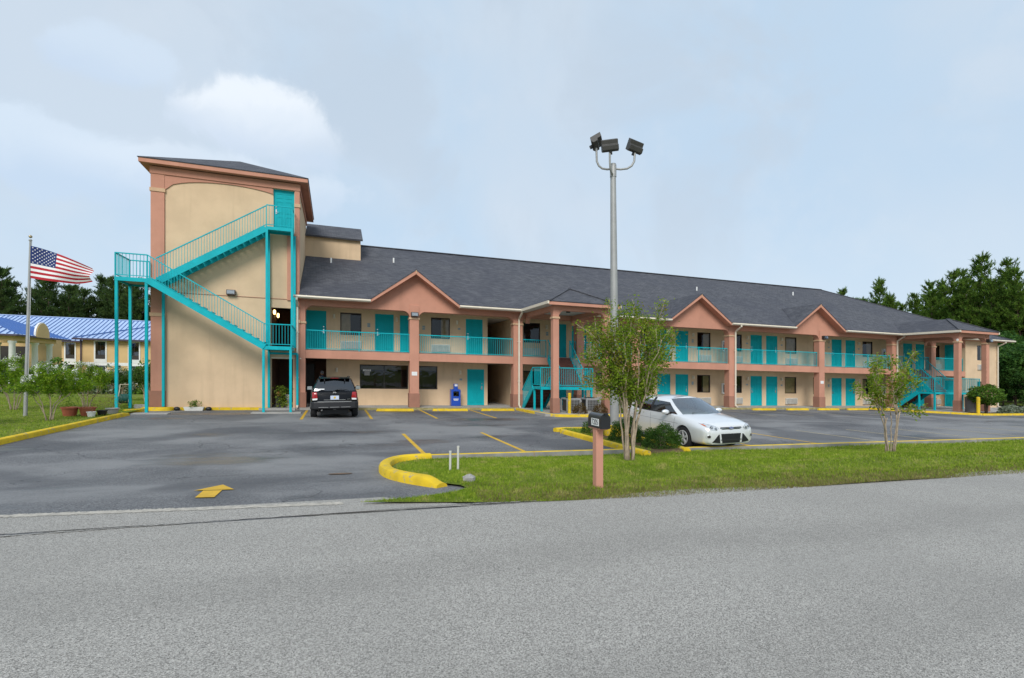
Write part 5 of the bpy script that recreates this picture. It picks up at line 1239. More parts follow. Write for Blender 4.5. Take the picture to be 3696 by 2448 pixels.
bush('ornamental_clump', 'low grey green clump between the bush and the kerb end', 'plant', (44.2, 22.3, WALK-.03), .8, .3, .4, 1100, .16, 'ornament')
pb = thing('litter_bin', 'grey cylindrical bin behind the round bush at the far porch', 'bin', (40.2, 23.15, WALK)); MB().lathe([(.30, 0), (.32, .9), (.34, .92), (.30, 1.0), (0, 1.02)], (40.2, 23.15, WALK), 16, cap=False).build('body', mk('brown grey bin', (.16, .15, .14), .7, .1, 5), pb, smooth=40)
# hedge of grey green bushes in front of the inn
for i, x in enumerate((-33.5, -31.2, -28.6, -26.0, -23.6, -21.2, -18.8)):
    bush('hedge_bush', 'grey green bush in the loose hedge before the inn', 'bush', (x*.62, 43 + (i % 2)*1.5, -.6), 1.6, 1.1, 1.75 + .3*(i % 3), 1500, .22, 'ornament' if i % 3 == 1 else 'shrub', group='hedge before the inn')

# ================================================================== pines and woods
def pine_meshes(seed, h, start, wide, dens, mat, taper=.62):
    rr = random.Random(seed); tr = MB(); lean = Vector((rr.gauss(0, .02), rr.gauss(0, .02), 1))
    axis = lambda z: Vector((lean.x*z + .12*math.sin(z*.4 + seed), lean.y*z + .12*math.cos(z*.33 + seed), z))
    tr.tube([axis(h*k/10) - Vector((0, 0, .6 if k == 0 else 0)) for k in range(11)], [.20*(h/16)*(1 - .093*k) for k in range(11)], 8)
    tips = []; dirs = []; z = h*start
    while z < h*.985:
        k = (z/h - start)/(1 - start); prof = (.55 + .45*math.sin(PI*min(1, k*1.15 + .12))) * (1 - k)**taper if k < 1 else 0
        L = wide*prof*rr.uniform(.65, 1.2) + .35; nb = rr.randint(3, 5); a0 = rr.uniform(0, 6.28)
        for j in range(nb):
            if rr.random() < .12: continue
            a = a0 + 2*PI*j/nb + rr.gauss(0, .25); el = rr.uniform(-.05, .45) + .6*k*k; l = L*rr.uniform(.6, 1.15); d = Vector((math.cos(a), math.sin(a), el)); p = axis(z); q = p + d*l + Vector((0, 0, .10*l*l*.3))
            tr.tube([p, p + d*l*.55, q], [.035*(1-k)+.015, .022, .008], 4, cap=False)
            m = max(2, int(l*dens))
            for i in range(m):
                t = .30 + .70*(i + rr.random())/m; c = p.lerp(q, t) + Vector((rr.gauss(0, .22), rr.gauss(0, .22), rr.gauss(.05, .16)))*min(1, l*.55); tips.append(tuple(c)); dirs.append((d.x*.55 + rr.gauss(0, .3), d.y*.55 + rr.gauss(0, .3), .55 + .5*k))
        z += rr.uniform(.28, .55)*(1 if k < .8 else .7)
    top = axis(h); tips += [tuple(top - Vector((0, 0, .15*i))) for i in range(5)]; dirs += [(0, 0, 1.4)]*5
    tips = np.array(tips); dirs = np.array(dirs); nn = 15; n = len(tips)
    P = np.repeat(tips, nn, 0); Dd = np.repeat(dirs, nn, 0)*.9 + RNG.normal(size=(n*nn, 3))*.55; Dd /= np.linalg.norm(Dd, axis=1)[:, None]
    P = P + np.repeat(dirs, nn, 0)*RNG.uniform(-.35, .15, (n*nn, 1))
    S = np.cross(Dd, RNG.normal(size=(n*nn, 3))); S /= np.linalg.norm(S, axis=1)[:, None]; L = RNG.uniform(.22, .42, (n*nn, 1)); w = .042
    v = np.empty((n*nn, 3, 3)); v[:, 0] = P - S*w; v[:, 1] = P + S*w; v[:, 2] = P + Dd*L
    return tr.mesh('trunk', M['pinebark'], shear=False, smooth=True), raw_mesh('crown', v.reshape(-1, 3), np.arange(n*nn*3).reshape(-1, 3), M[mat])
def plant_tree(name, label, cat, group, meshes, loc, rz, s, sz=None):
    t = thing(name, label, cat, loc, group, rz=rz, local=True); t.scale = (s, s, sz or s)
    for nm, me in zip(('trunk', 'crown'), meshes): o = link(bpy.data.objects.new(nm, me)); o.parent = t; BASE[o] = BASE[t]
    return t
rp = random.Random(21)
PL = [pine_meshes(100+i, 16, .30 + .06*i, 3.2, 8.5, 'pine2', .34) for i in range(4)]
PR = [pine_meshes(200+i, 16, .10 + .05*(i % 3), 3.0 + .2*i, 8.0, 'pine1') for i in range(5)]
xs = -66
i = 0
while xs < -6:
    y = rp.uniform(94, 108); h = rp.uniform(.86, 1.06) * (1.0 if xs < -40 else 1.03)
    plant_tree('pine_tree', 'tall dark pine in the row behind the blue roofed inn', 'pine tree', 'pines behind the inn', PL[i % 4], (xs, y, -1.3), rp.uniform(0, 6.28), h*1.0, h*rp.uniform(.94, 1.05)); xs += rp.uniform(.9, 1.7); i += 1
def place_px(px, t):
    u = (px-1848)/1885; return t*(math.sin(THETA)+u*math.cos(THETA)), t*(math.cos(THETA)-u*math.sin(THETA))
RT = [(2990, 80, 13.5), (3040, 76, 15.2), (3090, 78, 14.2), (3130, 72, 13.4), (3170, 74, 16.6), (3215, 70, 13.8), (3250, 72, 12.6), (3290, 68, 13.4), (3330, 70, 15.4), (3365, 64, 13.5), (3400, 66, 15.0), (3440, 62, 15.2), (3475, 64, 15.8), (3510, 60, 14.2), (3545, 62, 17.4), (3580, 58, 13.8), (3615, 60, 14.4), (3650, 58, 15.8), (3690, 56, 14.6), (3730, 58, 14.8), (3775, 55, 15.2),
      (3120, 92, 15.5), (3230, 90, 15.5), (3310, 88, 15.8), (3390, 85, 16.5), (3460, 82, 17), (3530, 80, 17.5), (3600, 78, 17), (3670, 76, 17), (3740, 74, 17), (3060, 95, 15)]
for i, (px, t, h) in enumerate(RT):
    x, y = place_px(px, t); s = h/16
    lab = {3040: 'lone leftmost pine top standing above the sloping end of the motel roof', 3170: 'slender pine top with a sharp spire above the roof end, right of the leftmost pine', 3330: 'thin pine with an open crown above the far porch roof', 3545: 'tallest pine of the wood at the right of the picture'}.get(px)
    plant_tree('pine_tree', lab or 'green pine in the wood beyond the right end of the motel', 'pine tree', 'pines in the right hand wood', PR[i % 5], (x, y, -.4), rp.uniform(0, 6.28), s*rp.uniform(.95, 1.1), s)
def broad_mesh(seed, h, r, n, leaf):
    rr = random.Random(seed); b = MB(); lob = [(Vector((rr.uniform(-.6, .6)*r, rr.uniform(-.6, .6)*r, h*rr.uniform(.22, .85))), rr.uniform(.30, .55)*r) for _ in range(12)]
    b.tube([(0, 0, -.5), (.1, 0, h*.3), (0, .1, h*.6)], [.14, .1, .05], 7)
    for c, q in lob: b.tube([(0, 0, h*.15), (c.x*.4, c.y*.4, c.z*.7), c], [.06, .04, .015], 5)
    P = []
    for c, q in lob:
        m = int(n/12); d = RNG.normal(size=(m, 3)); d /= np.linalg.norm(d, axis=1)[:, None]; P.append(np.array(c) + d*q*RNG.uniform(.45, 1.05, (m, 1))*np.array([1, 1, .8]))
    v, f = leaf_quads(np.concatenate(P), leaf, .5, .6); return b.mesh('trunk', M['pinebark'], shear=False), raw_mesh('crown', v, f, M['broad'])
BR = [broad_mesh(i, 6.5, 2.8, 7000, .27) for i in range(3)]
for i, (px, t, h) in enumerate(((3608, 56, 7.4), (3665, 50, 5.2), (3705, 46, 6.6), (3750, 47, 6.5), (3640, 56, 6.0), (3690, 54, 7.4), (3560, 60, 6.5), (3720, 52, 8), (3620, 49, 3.2), (3665, 46, 3.0), (3708, 45, 3.4))):
    x, y = place_px(px, t); plant_tree('broadleaf_tree', 'bright green broadleaf tree at the edge of the right hand wood', 'tree', 'broadleaf trees at the wood edge', BR[i % 3], (x, y, -.4), rp.uniform(0, 6), h/6.5)

# ================================================================== cars
def catmull(rows, sub):
    out = []; n = len(rows); A = np.array(rows, float)
    for i in range(n-1):
        p0, p1, p2, p3 = A[max(0, i-1)], A[i], A[i+1], A[min(n-1, i+2)]
        for k in range(sub):
            t = k/sub; q = .5*((2*p1) + (p2-p0)*t + (2*p0-5*p1+4*p2-p3)*t*t + (3*p1-p0-3*p2+p3)*t**3); q[0] = p1[0] + (p2[0]-p1[0])*t; out.append(q)
    out.append(A[-1]); return out
def section(s):
    y, w, zb, zm, zs, ws, zt = s
    half = [(0, zb), (w*.70, zb), (w*.93, zb+.05), (w*.985, zb+.14), (w, zm), (w*.985, zm + (zs-zm)*.55), (ws + (w-ws)*.45, zs-.035), (ws, zs), (ws*.78, zs+(zt-zs)*.55), (ws*.42, zs+(zt-zs)*.9), (0, zt)]
    H = catmull([(a, c) for a, c in half], 3); H = [(max(0, (h[0])), h[1]) for h in H]
    return H
def section2(s):
    """closed section, both halves"""
    y, w, zb, zm, zs, ws, zt = s
    half = [(0, zb), (w*.70, zb), (w*.93, zb+.05), (w*.985, zb+.14), (w, zm), (w*.985, zm + (zs-zm)*.55), (ws + (w-ws)*.45, zs-.035), (ws, zs), (ws*.78, zs+(zt-zs)*.55), (ws*.42, zs+(zt-zs)*.9), (0, zt)]
    A = np.array(half); out = []
    for i in range(len(A)-1):
        p0, p1, p2, p3 = A[max(0, i-1)], A[i], A[i+1], A[min(len(A)-1, i+2)]
        for k in range(3):
            t = k/3; out.append(tuple(.5*((2*p1) + (p2-p0)*t + (2*p0-5*p1+4*p2-p3)*t*t + (3*p1-p0-3*p2+p3)*t**3)))
    out.append(tuple(A[-1])); L = [(-x, z) for x, z in out[1:-1]][::-1]
    return out + L
def car_body(stations, L, arches, rad, sub=4):
    rows = catmull(stations, sub); b = MB(); n = None
    for s in rows:
        sec = section2(s); n = len(sec); b.v += [(x, s[0]-L/2, z) for x, z in sec]
    for i in range(len(rows)-1):
        for k in range(n): b.f.append([i*n+k, i*n+(k+1) % n, (i+1)*n+(k+1) % n, (i+1)*n+k]); b.m.append(0)
    b.f.append(list(range(n))[::-1]); b.m.append(0); b.f.append([(len(rows)-1)*n+k for k in range(n)]); b.m.append(0)
    me = b.mesh('body', M['silver'], shear=False)
    bm = bmesh.new(); bm.from_mesh(me); bmesh.ops.recalc_face_normals(bm, faces=bm.faces); bvh = BVHTree.FromBMesh(bm); bm.to_mesh(me); bm.free()
    o = link(bpy.data.objects.new('tmp_body', me)); cut = MB()
    for y in arches:
        for s in (-1, 1): cut.tube([(s*.60, y-L/2, rad), (s*1.2, y-L/2, rad)], rad+.045, 28)
    cm = cut.mesh('cutter', M['black'], shear=False); bm = bmesh.new(); bm.from_mesh(cm); bmesh.ops.recalc_face_normals(bm, faces=bm.faces); bm.to_mesh(cm); bm.free()
    co = link(bpy.data.objects.new('tmp_cut', cm)); md = o.modifiers.new('b', 'BOOLEAN'); md.object = co; md.operation = 'DIFFERENCE'; md.solver = 'EXACT'
    bpy.context.view_layer.update(); res = bpy.data.meshes.new_from_object(o.evaluated_get(bpy.context.evaluated_depsgraph_get()))
    bpy.data.objects.remove(o); bpy.data.objects.remove(co); return res, bvh
def patch(poly, bvh, axis, sign, off, sub=2):
    """polygon drawn in the front/rear (x,z) or side (y,z) view, laid onto the body as a thin conforming plate"""
    bm = bmesh.new(); vs = [bm.verts.new((p[0], 0, p[1])) for p in poly]; bm.faces.new(vs); bmesh.ops.triangulate(bm, faces=bm.faces)
    for _ in range(sub): bmesh.ops.subdivide_edges(bm, edges=bm.edges[:], cuts=1, use_grid_fill=True)
    bm.verts.ensure_lookup_table(); b = MB(); good = {}
    for v in bm.verts:
        if axis == 'y': o = Vector((v.co.x, sign*5, v.co.z)); d = Vector((0, -sign, 0))
        else: o = Vector((sign*5, v.co.x, v.co.z)); d = Vector((-sign, 0, 0))
        h, nn, _, _ = bvh.ray_cast(o, d)
        if h is None: h = Vector((v.co.x, sign*1.9, v.co.z)) if axis == 'y' else Vector((sign*.85, v.co.x, v.co.z))
        b.v.append(tuple(h - d*off))
    for f in bm.faces: b.f.append([v.index for v in f.verts]); b.m.append(0)
    bm.free(); return b
def greenhouse(base, top, kinds, bulge, yc, nv=5):
    """base/top half rings front centre -> rear centre; kinds per segment; returns dict of MB by part"""
    parts = {}
    def P(i, v, s):
        a, c = Vector(base[i]), Vector(top[i]); p = a.lerp(c, v); o = Vector((p.x, (p.y-yc)*.35, 0)); o = o.normalized() if o.length > 1e-6 else Vector((0, 0, 0))
        p = p + o*bulge*math.sin(PI*v); return (s*p.x, p.y, p.z)
    for s in (-1, 1):
        for i, kd in enumerate(kinds):
            for j in range(nv):
                k2 = kd
                if kd.startswith('side') and j == nv-1: k2 = 'frame'
                key = (k2, s if kd.startswith('side') or kd in ('pillar', 'bpillar', 'frame') else 0, kd if kd.startswith('side') else '')
                if k2 in ('frame', 'pillar'): key = ('frame', s, '')
                b = parts.setdefault(key, MB()); vs = [P(i, j/nv, s), P(i+1, j/nv, s), P(i+1, (j+1)/nv, s), P(i, (j+1)/nv, s)]
                b.add(vs, [(0, 1, 2, 3) if s > 0 else (3, 2, 1, 0)])
    return parts
def roof_cap(top, crown, nx=8):
    b = MB(); n = nx+1
    for p in top:
        for k in range(n): f = -1 + 2*k/nx; b.v.append((p[0]*f, p[1], p[2] + crown*min(1, abs(p[0])/.5)*(1-f*f)))
    for i in range(len(top)-1):
        for k in range(nx): b.f.append([i*n+k, i*n+k+1, (i+1)*n+k+1, (i+1)*n+k]); b.m.append(0)
    return b
def wheel(parent, x, y, r, w, spokes, s):
    t = MB(); prof = [(r*.66, -w/2), (r*.9, -w/2), (r*.985, -w*.38), (r, -w*.2), (r, w*.2), (r*.985, w*.38), (r*.9, w/2), (r*.66, w/2)]; n = 28
    b = MB(); b.lathe(prof, (0, 0, 0), n, cap=False); b.v = [(x + v[2], y + v[0], r + v[1]) for v in b.v]; wh = b.build('wheel', M['rubber'], parent, smooth=40)
    c = MB(); xo = x + s*w*.44
    c.lathe([(r*.67, -.03), (r*.67, .03), (r*.60, .03), (r*.60, -.03), (r*.67, -.03)], (0, 0, 0), n, cap=False); c.v = [(xo + v[2], y + v[0], r + v[1]) for v in c.v]
    for i in range(spokes):
        for dd in (-.10, .10):
            a = 2*PI*i/spokes + .3; p = Vector((xo, y + math.cos(a+dd*2.2)*r*.12, r + math.sin(a+dd*2.2)*r*.12)); q = Vector((xo, y + math.cos(a+dd)*r*.62, r + math.sin(a+dd)*r*.62)); c.bar(p, q, .035, .05, up=(1, 0, 0))
    c.tube([(xo - s*.03, y, r), (xo + s*.02, y, r)], r*.17, 14)
    c.build('rim', M['rimsilver'], wh, smooth=40)
    d = MB().tube([(x - s*w*.1, y, r), (x + s*w*.12, y, r)], r*.6, 20); d.build('brake_disc', M['bronze'], wh)
M['rimsilver'] = mk('alloy rim', (.74, .75, .76), .35, .06, 6, metal=.4)
def add_part(name, b, mat, parent, smooth=True): return b.build(name, mat, parent, shear=False, smooth=smooth)
def build_car(root, stations, L, arches, rad, paint, base, top, kinds, bulge, crown, wheel_w, track, spokes, glass_side, ws_mat, rear_mat, pillar_mat):
    me, bvh = car_body(stations, L, arches, rad); me.materials.clear(); me.materials.append(paint); me.name = 'body'
    me.polygons.foreach_set('use_smooth', [True]*len(me.polygons)); me.set_sharp_from_angle(angle=R(38)); o = link(bpy.data.objects.new('body', me)); o.parent = root; BASE[o] = Vector((0, 0, 0))
    base = [(x, y-L/2, z) for x, y, z in base]; top = [(x, y-L/2, z) for x, y, z in top]
    for (kd, s, _), b in greenhouse(base, top, kinds, bulge, 0).items():
        mat = {'screen': ws_mat, 'rear': rear_mat, 'frame': pillar_mat, 'bpillar': M['black']}.get(kd, glass_side)
        nm = {'screen': 'windscreen', 'rear': 'rear_window', 'frame': 'window_frame', 'bpillar': 'door_pillar'}.get(kd, 'side_window')
        add_part(nm, b.weld(), mat, root)
    add_part('roof', roof_cap(top, crown), paint, root)
    for y in arches:
        for s in (-1, 1): wheel(root, s*(track/2), y-L/2, rad, wheel_w, spokes, s)
    add_part('underbody', MB().box(-.55, .55, -L/2+.35, L/2-.35, .17, .45), M['black'], root, False)
    for y in arches:
        add_part('axle_well', MB().box(-.62, .62, y-L/2-rad-.02, y-L/2+rad+.02, .3, rad*2+.1), M['black'], root, False)
    return bvh
# -------- silver hatchback, nose to the road
L = 4.36
hb = thing('silver_hatchback', 'silver hatchback car parked nose out beside the island, facing the road', 'car', (10.42, 14.02, LOT), rz=R(1.5), local=True)
st = [(0, .64, .25, .42, .62, .56, .66), (.035, .76, .21, .46, .69, .64, .735), (.13, .83, .19, .50, .75, .69, .80), (.42, .885, .18, .54, .815, .75, .885), (.8, .905, .18, .56, .875, .785, .95), (1.2, .91, .18, .58, .93, .815, 1.0), (1.6, .91, .19, .6, .955, .85, 1.0), (2.3, .91, .19, .62, .975, .86, 1.0), (3.1, .91, .19, .64, 1.0, .855, 1.02), (3.7, .905, .20, .66, 1.04, .81, 1.06), (4.05, .87, .22, .68, 1.03, .74, 1.07), (4.25, .79, .26, .70, .99, .66, 1.03), (4.33, .70, .32, .68, .92, .58, .96), (4.36, .60, .38, .66, .86, .5, .90)]
base = [(0, .93, .97), (.42, 1.0, .965), (.70, 1.17, .955), (.785, 1.30, .945), (.84, 1.72, .955), (.86, 2.42, .975), (.86, 2.54, .98), (.85, 3.22, 1.0), (.81, 3.62, 1.035), (.70, 3.98, 1.05), (0, 4.16, 1.07)]
top = [(0, 1.82, 1.405), (.34, 1.84, 1.40), (.535, 1.92, 1.372), (.58, 1.98, 1.36), (.615, 2.14, 1.385), (.63, 2.48, 1.405), (.63, 2.60, 1.405), (.61, 3.18, 1.385), (.57, 3.52, 1.35), (.52, 3.72, 1.325), (0, 3.86, 1.345)]
kinds = ['screen', 'screen', 'pillar', 'side_front_quarter', 'side_front', 'bpillar', 'side_rear', 'side_quarter', 'pillar', 'rear']
bvh = build_car(hb, st, L, (.93, 3.58), .318, M['silver'], base, top, kinds, .045, .065, .205, 1.58, 5, M['carglass'], M['windscreen'], M['carglass'], M['silver'])
f = -1
gr_ = add_part('lower_grille', patch([(-.345, .505), (.345, .505), (.305, .245), (-.305, .245)], bvh, 'y', f, .008), M['black'], hb)
add_part('grille_bar', patch([(-.36, .345), (.36, .345), (.355, .325), (-.355, .325)], bvh, 'y', f, .016, 2), mk('grille slat', (.03, .03, .03), .5, .1, 5), hb)
for s in (-1, 1):
    add_part('bumper_vent', patch([(s*.40, .49), (s*.43, .49), (s*.645, .275), (s*.375, .25)], bvh, 'y', f, .008), M['black'], hb)
    hl = add_part('headlight', patch([(s*.41, .665), (s*.50, .60), (s*.66, .615), (s*.775, .70), (s*.80, .79), (s*.72, .79), (s*.55, .74)], bvh, 'y', f, .010, 3), M['headlamp'] if 'headlamp' in M else mk('headlamp', (.66, .68, .70), .10, .3, 16, metal=.5, coat=1), hb)
    for cx, cz, r_ in ((.53, .65, .038), (.65, .685, .042)):
        add_part('projector', patch([(s*cx + r_*math.cos(a*PI/5), cz + r_*.8*math.sin(a*PI/5)) for a in range(10)], bvh, 'y', f, .014, 1), M['black'], hl)
        add_part('reflector', patch([(s*cx + r_*.6*math.cos(a*PI/4), cz + r_*.5*math.sin(a*PI/4)) for a in range(8)], bvh, 'y', f, .017, 1), M['chrome'], hl)
    add_part('indicator', patch([(s*.745, .71), (s*.772, .72), (s*.792, .775), (s*.755, .765)], bvh, 'y', f, .014, 1), M['amber'], hl)
    fg = add_part('fog_lamp', patch([(s*.735 + .075*math.cos(a*PI/8), .435 + .062*math.sin(a*PI/8)) for a in range(16)], bvh, 'y', f, .008, 1), M['rimsilver'], hb)
    add_part('fog_lens', patch([(s*.735 + .046*math.cos(a*PI/6), .435 + .040*math.sin(a*PI/6)) for a in range(12)], bvh, 'y', f, .013, 1), M['bronze'], fg)
    # side: door seams, handles, sill, mirror, lamp
    for y0, y1 in ((1.36, 1.30), (2.48, 2.50), (3.35, 3.45)):
        add_part('door_seam', patch([(y0-L/2, .26), (y0-L/2+.007, .26), (y1-L/2+.007, .95), (y1-L/2, .95)], bvh, 'x', s, .003, 3), M['black'], hb)
    add_part('side_crease', patch([(1.15-L/2, .70), (3.55-L/2, .80), (3.55-L/2, .808), (1.15-L/2, .712)], bvh, 'x', s, .003, 4), M['grey'], hb)
    for y in (2.28, 3.18):
        hd = patch([(y-L/2-.10, .842), (y-L/2+.10, .85), (y-L/2+.10, .875), (y-L/2-.10, .867)], bvh, 'x', s, .03, 2); add_part('door_handle', hd, M['silver'], hb)
    add_part('sill_trim', patch([(1.32-L/2, .20), (3.2-L/2, .21), (3.2-L/2, .25), (1.32-L/2, .24)], bvh, 'x', s, .006, 3), M['black'], hb)
    mr = MB().sphere((s*.995, 1.60-L/2, 1.01), .115, 14, 10, (1.15, .6, .62)); mo = add_part('wing_mirror', mr, M['silver'], hb)
    add_part('mirror_stalk', MB().bar((s*.85, 1.66-L/2, .955), (s*.97, 1.63-L/2, .95), .08, .05), M['black'], mo)
    add_part('window_sill_trim', MB().tube([(s*.868, 1.5-L/2, .962), (s*.872, 2.5-L/2, .985), (s*.862, 3.2-L/2, 1.008)], .012, 6), M['black'], hb)
up = add_part('upper_grille', patch([(-.38, .655), (-.30, .625), (.30, .625), (.38, .655), (.36, .685), (-.36, .685)], bvh, 'y', f, .010, 3), M['black'], hb)
add_part('chrome_bar', patch([(-.36, .660), (.36, .660), (.355, .648), (-.355, .648)], bvh, 'y', f, .016, 3), M['chrome'], up)
add_part('badge_rim', patch([(.088*math.cos(a*PI/10), .657 + .040*math.sin(a*PI/10)) for a in range(20)], bvh, 'y', f, .020, 1), M['chrome'], up)
bd = add_part('badge', patch([(.078*math.cos(a*PI/10), .657 + .032*math.sin(a*PI/10)) for a in range(20)], bvh, 'y', f, .024, 1), mk('badge blue', (.02, .05, .22), .2, .05, 5, coat=1), up)
h_, _, _, _ = bvh.ray_cast(Vector((0, -5, .657)), Vector((0, 1, 0)))
tm = text_mesh('badge_script', 'Ford', .052, M['white'], .0008); tm.transform(Matrix.Shear('XZ', 4, (.25, 0)) if False else Matrix.Identity(4)); o = inst('badge_script', tm, bd, (0, h_.y-.027, .655)); o.rotation_euler = (R(90), 0, 0)
add_part('lower_lip', patch([(-.66, .205), (.66, .205), (.60, .232), (-.60, .232)], bvh, 'y', f, .012, 3), M['silver'], hb)
add_part('wiper', MB().tube([(-.45, 1.06-L/2, 1.0), (.05, 1.10-L/2, 1.02)], .008, 5), M['black'], hb); add_part('wiper', MB().tube([(.05, 1.0-L/2, .99), (.6, 1.16-L/2, 1.0)], .008, 5), M['black'], hb)
cb_ = MB(); cb_.box(-.62, .62, 1.45-L/2, 3.6-L/2, .5, .78); add_part('cabin_floor', cb_, M['dark'], hb, False)
for s in (-.36, .36):
    for y in (2.35, 3.1):
        q = MB(); q.box(s-.24, s+.24, y-L/2+.18, y-L/2+.32, .7, 1.13); q.box(s-.12, s+.12, y-L/2+.2, y-L/2+.30, 1.14, 1.30); add_part('seat', q, mk('grey cloth seat', (.16, .16, .165), .9, .1, 9), hb, False)
add_part('dashboard', MB().box(-.68, .68, 1.2-L/2, 1.62-L/2, .78, .95), mk('dash', (.14, .145, .15), .7, .1, 5), hb, False)

# -------- black SUV, tail to the camera
L = 4.75
sv = thing('black_suv', 'black SUV parked tail out in front of the dark lobby entrance', 'car', (-.02, 25.05, LOT), rz=R(180.5), local=True)
st = [(0, .66, .45, .66, .86, .56, .90), (.06, .80, .40, .68, .93, .68, .98), (.25, .88, .36, .70, 1.0, .74, 1.06), (.8, .925, .34, .74, 1.05, .79, 1.12), (1.4, .935, .34, .76, 1.09, .83, 1.14), (2.2, .935, .34, .78, 1.11, .86, 1.13), (3.2, .935, .34, .78, 1.12, .865, 1.14), (4.2, .93, .34, .78, 1.13, .865, 1.15), (4.5, .92, .36, .78, 1.13, .85, 1.15), (4.65, .90, .40, .76, 1.12, .82, 1.14), (4.72, .87, .42, .74, 1.08, .78, 1.10), (4.75, .84, .44, .72, 1.02, .74, 1.04)]
base = [(0, 1.25, 1.12), (.45, 1.30, 1.115), (.72, 1.45, 1.10), (.80, 1.58, 1.09), (.85, 1.85, 1.10), (.87, 2.5, 1.11), (.87, 2.62, 1.11), (.87, 3.45, 1.12), (.87, 3.58, 1.12), (.855, 4.35, 1.13), (.80, 4.60, 1.14), (0, 4.70, 1.15)]
top = [(0, 1.95, 1.60), (.40, 1.97, 1.60), (.60, 2.03, 1.585), (.645, 2.08, 1.58), (.67, 2.2, 1.60), (.69, 2.6, 1.63), (.69, 2.7, 1.63), (.69, 3.45, 1.63), (.69, 3.56, 1.63), (.675, 4.15, 1.61), (.63, 4.33, 1.60), (0, 4.40, 1.61)]
kinds = ['screen', 'screen', 'pillar', 'side_front_quarter', 'side_front', 'bpillar', 'side_rear', 'bpillar', 'side_quarter', 'pillar', 'rear']
bvh = build_car(sv, st, L, (.95, 3.74), .368, M['blackpaint'], base, top, kinds, .03, .07, .25, 1.66, 5, M['carglass'], M['windscreen'], M['carglass'], M['blackpaint'])
f = 1
def rp_(name, poly, mat, off=.008, sub=2, parent=sv): return add_part(name, patch(poly, bvh, 'y', f, off, sub), mat, parent)
M['bumperblack'] = mk('bumper plastic', (.016, .016, .018), .45, .1, 6)
bp = MB(); bp.prism_xy([(-.90, L/2-.30), (-.92, L/2-.02), (-.80, L/2+.07), (-.4, L/2+.10), (.4, L/2+.10), (.80, L/2+.07), (.92, L/2-.02), (.90, L/2-.30)], .42, .70); bo = bp.build('rear_bumper', M['bumperblack'], sv, shear=False, bevel=.03)
add_part('bumper_top_highlight', MB().box(-.66, .66, L/2-.05, L/2+.085, .70, .715), M['grey'], bo, False)  # grey strip, highlight along the bumper's top edge put into its colour
for x0, x1 in ((-.62, -.25), (-.18, .18), (.25, .62)): add_part('bumper_low_highlight', MB().box(x0, x1, L/2+.05, L/2+.108, .475, .49), M['grey'], bo, False)  # grey strips painting the lower highlight line of the bumper
for s in (-1, 1):
    tl = rp_('tail_light', [(s*.66, .86), (s*.86, .84), (s*.875, 1.10), (s*.69, 1.09)], M['red'], .02, 3)
    rp_('reversing_lamp', [(s*.675, .78), (s*.855, .77), (s*.858, .838), (s*.668, .85)], M['white'], .02, 2, tl)
    rr_ = MB(); rr_.tube([(s*.58, -L/2+2.2, 1.68), (s*.60, -L/2+2.4, 1.72), (s*.60, -L/2+4.0, 1.72), (s*.57, -L/2+4.2, 1.67)], .02, 8); add_part('roof_rail', rr_, M['bumperblack'], sv)
    mr = MB().sphere((s*1.06, 1.72-L/2, 1.17), .14, 14, 10, (.9, .5, .72)); mo = add_part('wing_mirror', mr, M['blackpaint'], sv)
    add_part('mirror_glass', MB().prism_xz([(s*1.06-.10, 1.10), (s*1.06+.10, 1.10), (s*1.06+.095, 1.245), (s*1.06-.095, 1.245)], 1.79-L/2, 1.80-L/2), M['chrome'], mo, False)
    add_part('wheel_arch_trim', MB().tube([(s*.935, 3.74-L/2+.43*math.cos(a*PI/12), .368+.43*math.sin(a*PI/12)) for a in range(0, 13)], .03, 6), M['bumperblack'], sv)
    hg = MB(); hg.bar((s*.40, 4.40-L/2, 1.635), (s*.40, 4.53-L/2, 1.54), .035, .03, up=(0, .6, .8)); add_part('window_hinge', hg, M['bumperblack'], sv, False)
add_part('brake_lamp', MB().box(-.16, .16, 4.40-L/2, 4.425-L/2, 1.645, 1.675), M['red'], sv, False)
sp_ = MB(); sp_.prism_yz([(4.15-L/2, 1.66), (4.44-L/2, 1.635), (4.46-L/2, 1.65), (4.2-L/2, 1.70)], -.60, .60); add_part('spoiler', sp_, M['blackpaint'], sv, False)
plh = rp_('licence_plate', [(-.165, .79), (.165, .79), (.165, .95), (-.165, .95)], mk('plate blue white', (.55, .62, .75), .4, .06, 9), .03, 2)
rp_('plate_emblem', [(.045*math.cos(a*PI/6), .87 + .05*math.sin(a*PI/6)) for a in range(12)], mk('plate gold', (.65, .45, .06), .5, .1, 9), .035, 1, plh)
rp_('tailgate_trim', [(-.42, .772), (.42, .772), (.42, .785), (-.42, .785)], M['grey'], .02)
rp_('tailgate_pull', [(-.45, 1.00), (.45, 1.00), (.45, 1.03), (-.45, 1.03)], M['bumperblack'], .012)
hy = L/2 + .004
for nm, body, size, x, z, y in (('maker_script', 'Jeep', .075, 0, 1.085, 4.745), ('model_script', 'LAREDO', .04, -.56, .80, 4.775)):
    tm = text_mesh(nm, body, size, M['chrome'] if nm != 'maker_script' else M['white'], .001); o = inst(nm, tm, sv, (x, y-L/2, z)); o.rotation_euler = (R(90), 0, R(180))
stk = MB(); stk.add([(.66, 4.655-L/2, 1.20), (.40, 4.675-L/2, 1.20), (.40, 4.655-L/2, 1.235), (.66, 4.635-L/2, 1.235)], [(0, 1, 2, 3)]); stk.v = [(v[0], v[1]+.03, v[2]) for v in stk.v]; add_part('window_sticker', stk, M['white'], sv, False)
wp = MB(); wp.tube([(.0, 4.72-L/2, 1.16), (-.25, 4.70-L/2, 1.215), (-.50, 4.69-L/2, 1.185)], [.02, .012, .008], 6); add_part('rear_wiper', wp, M['black'], sv)
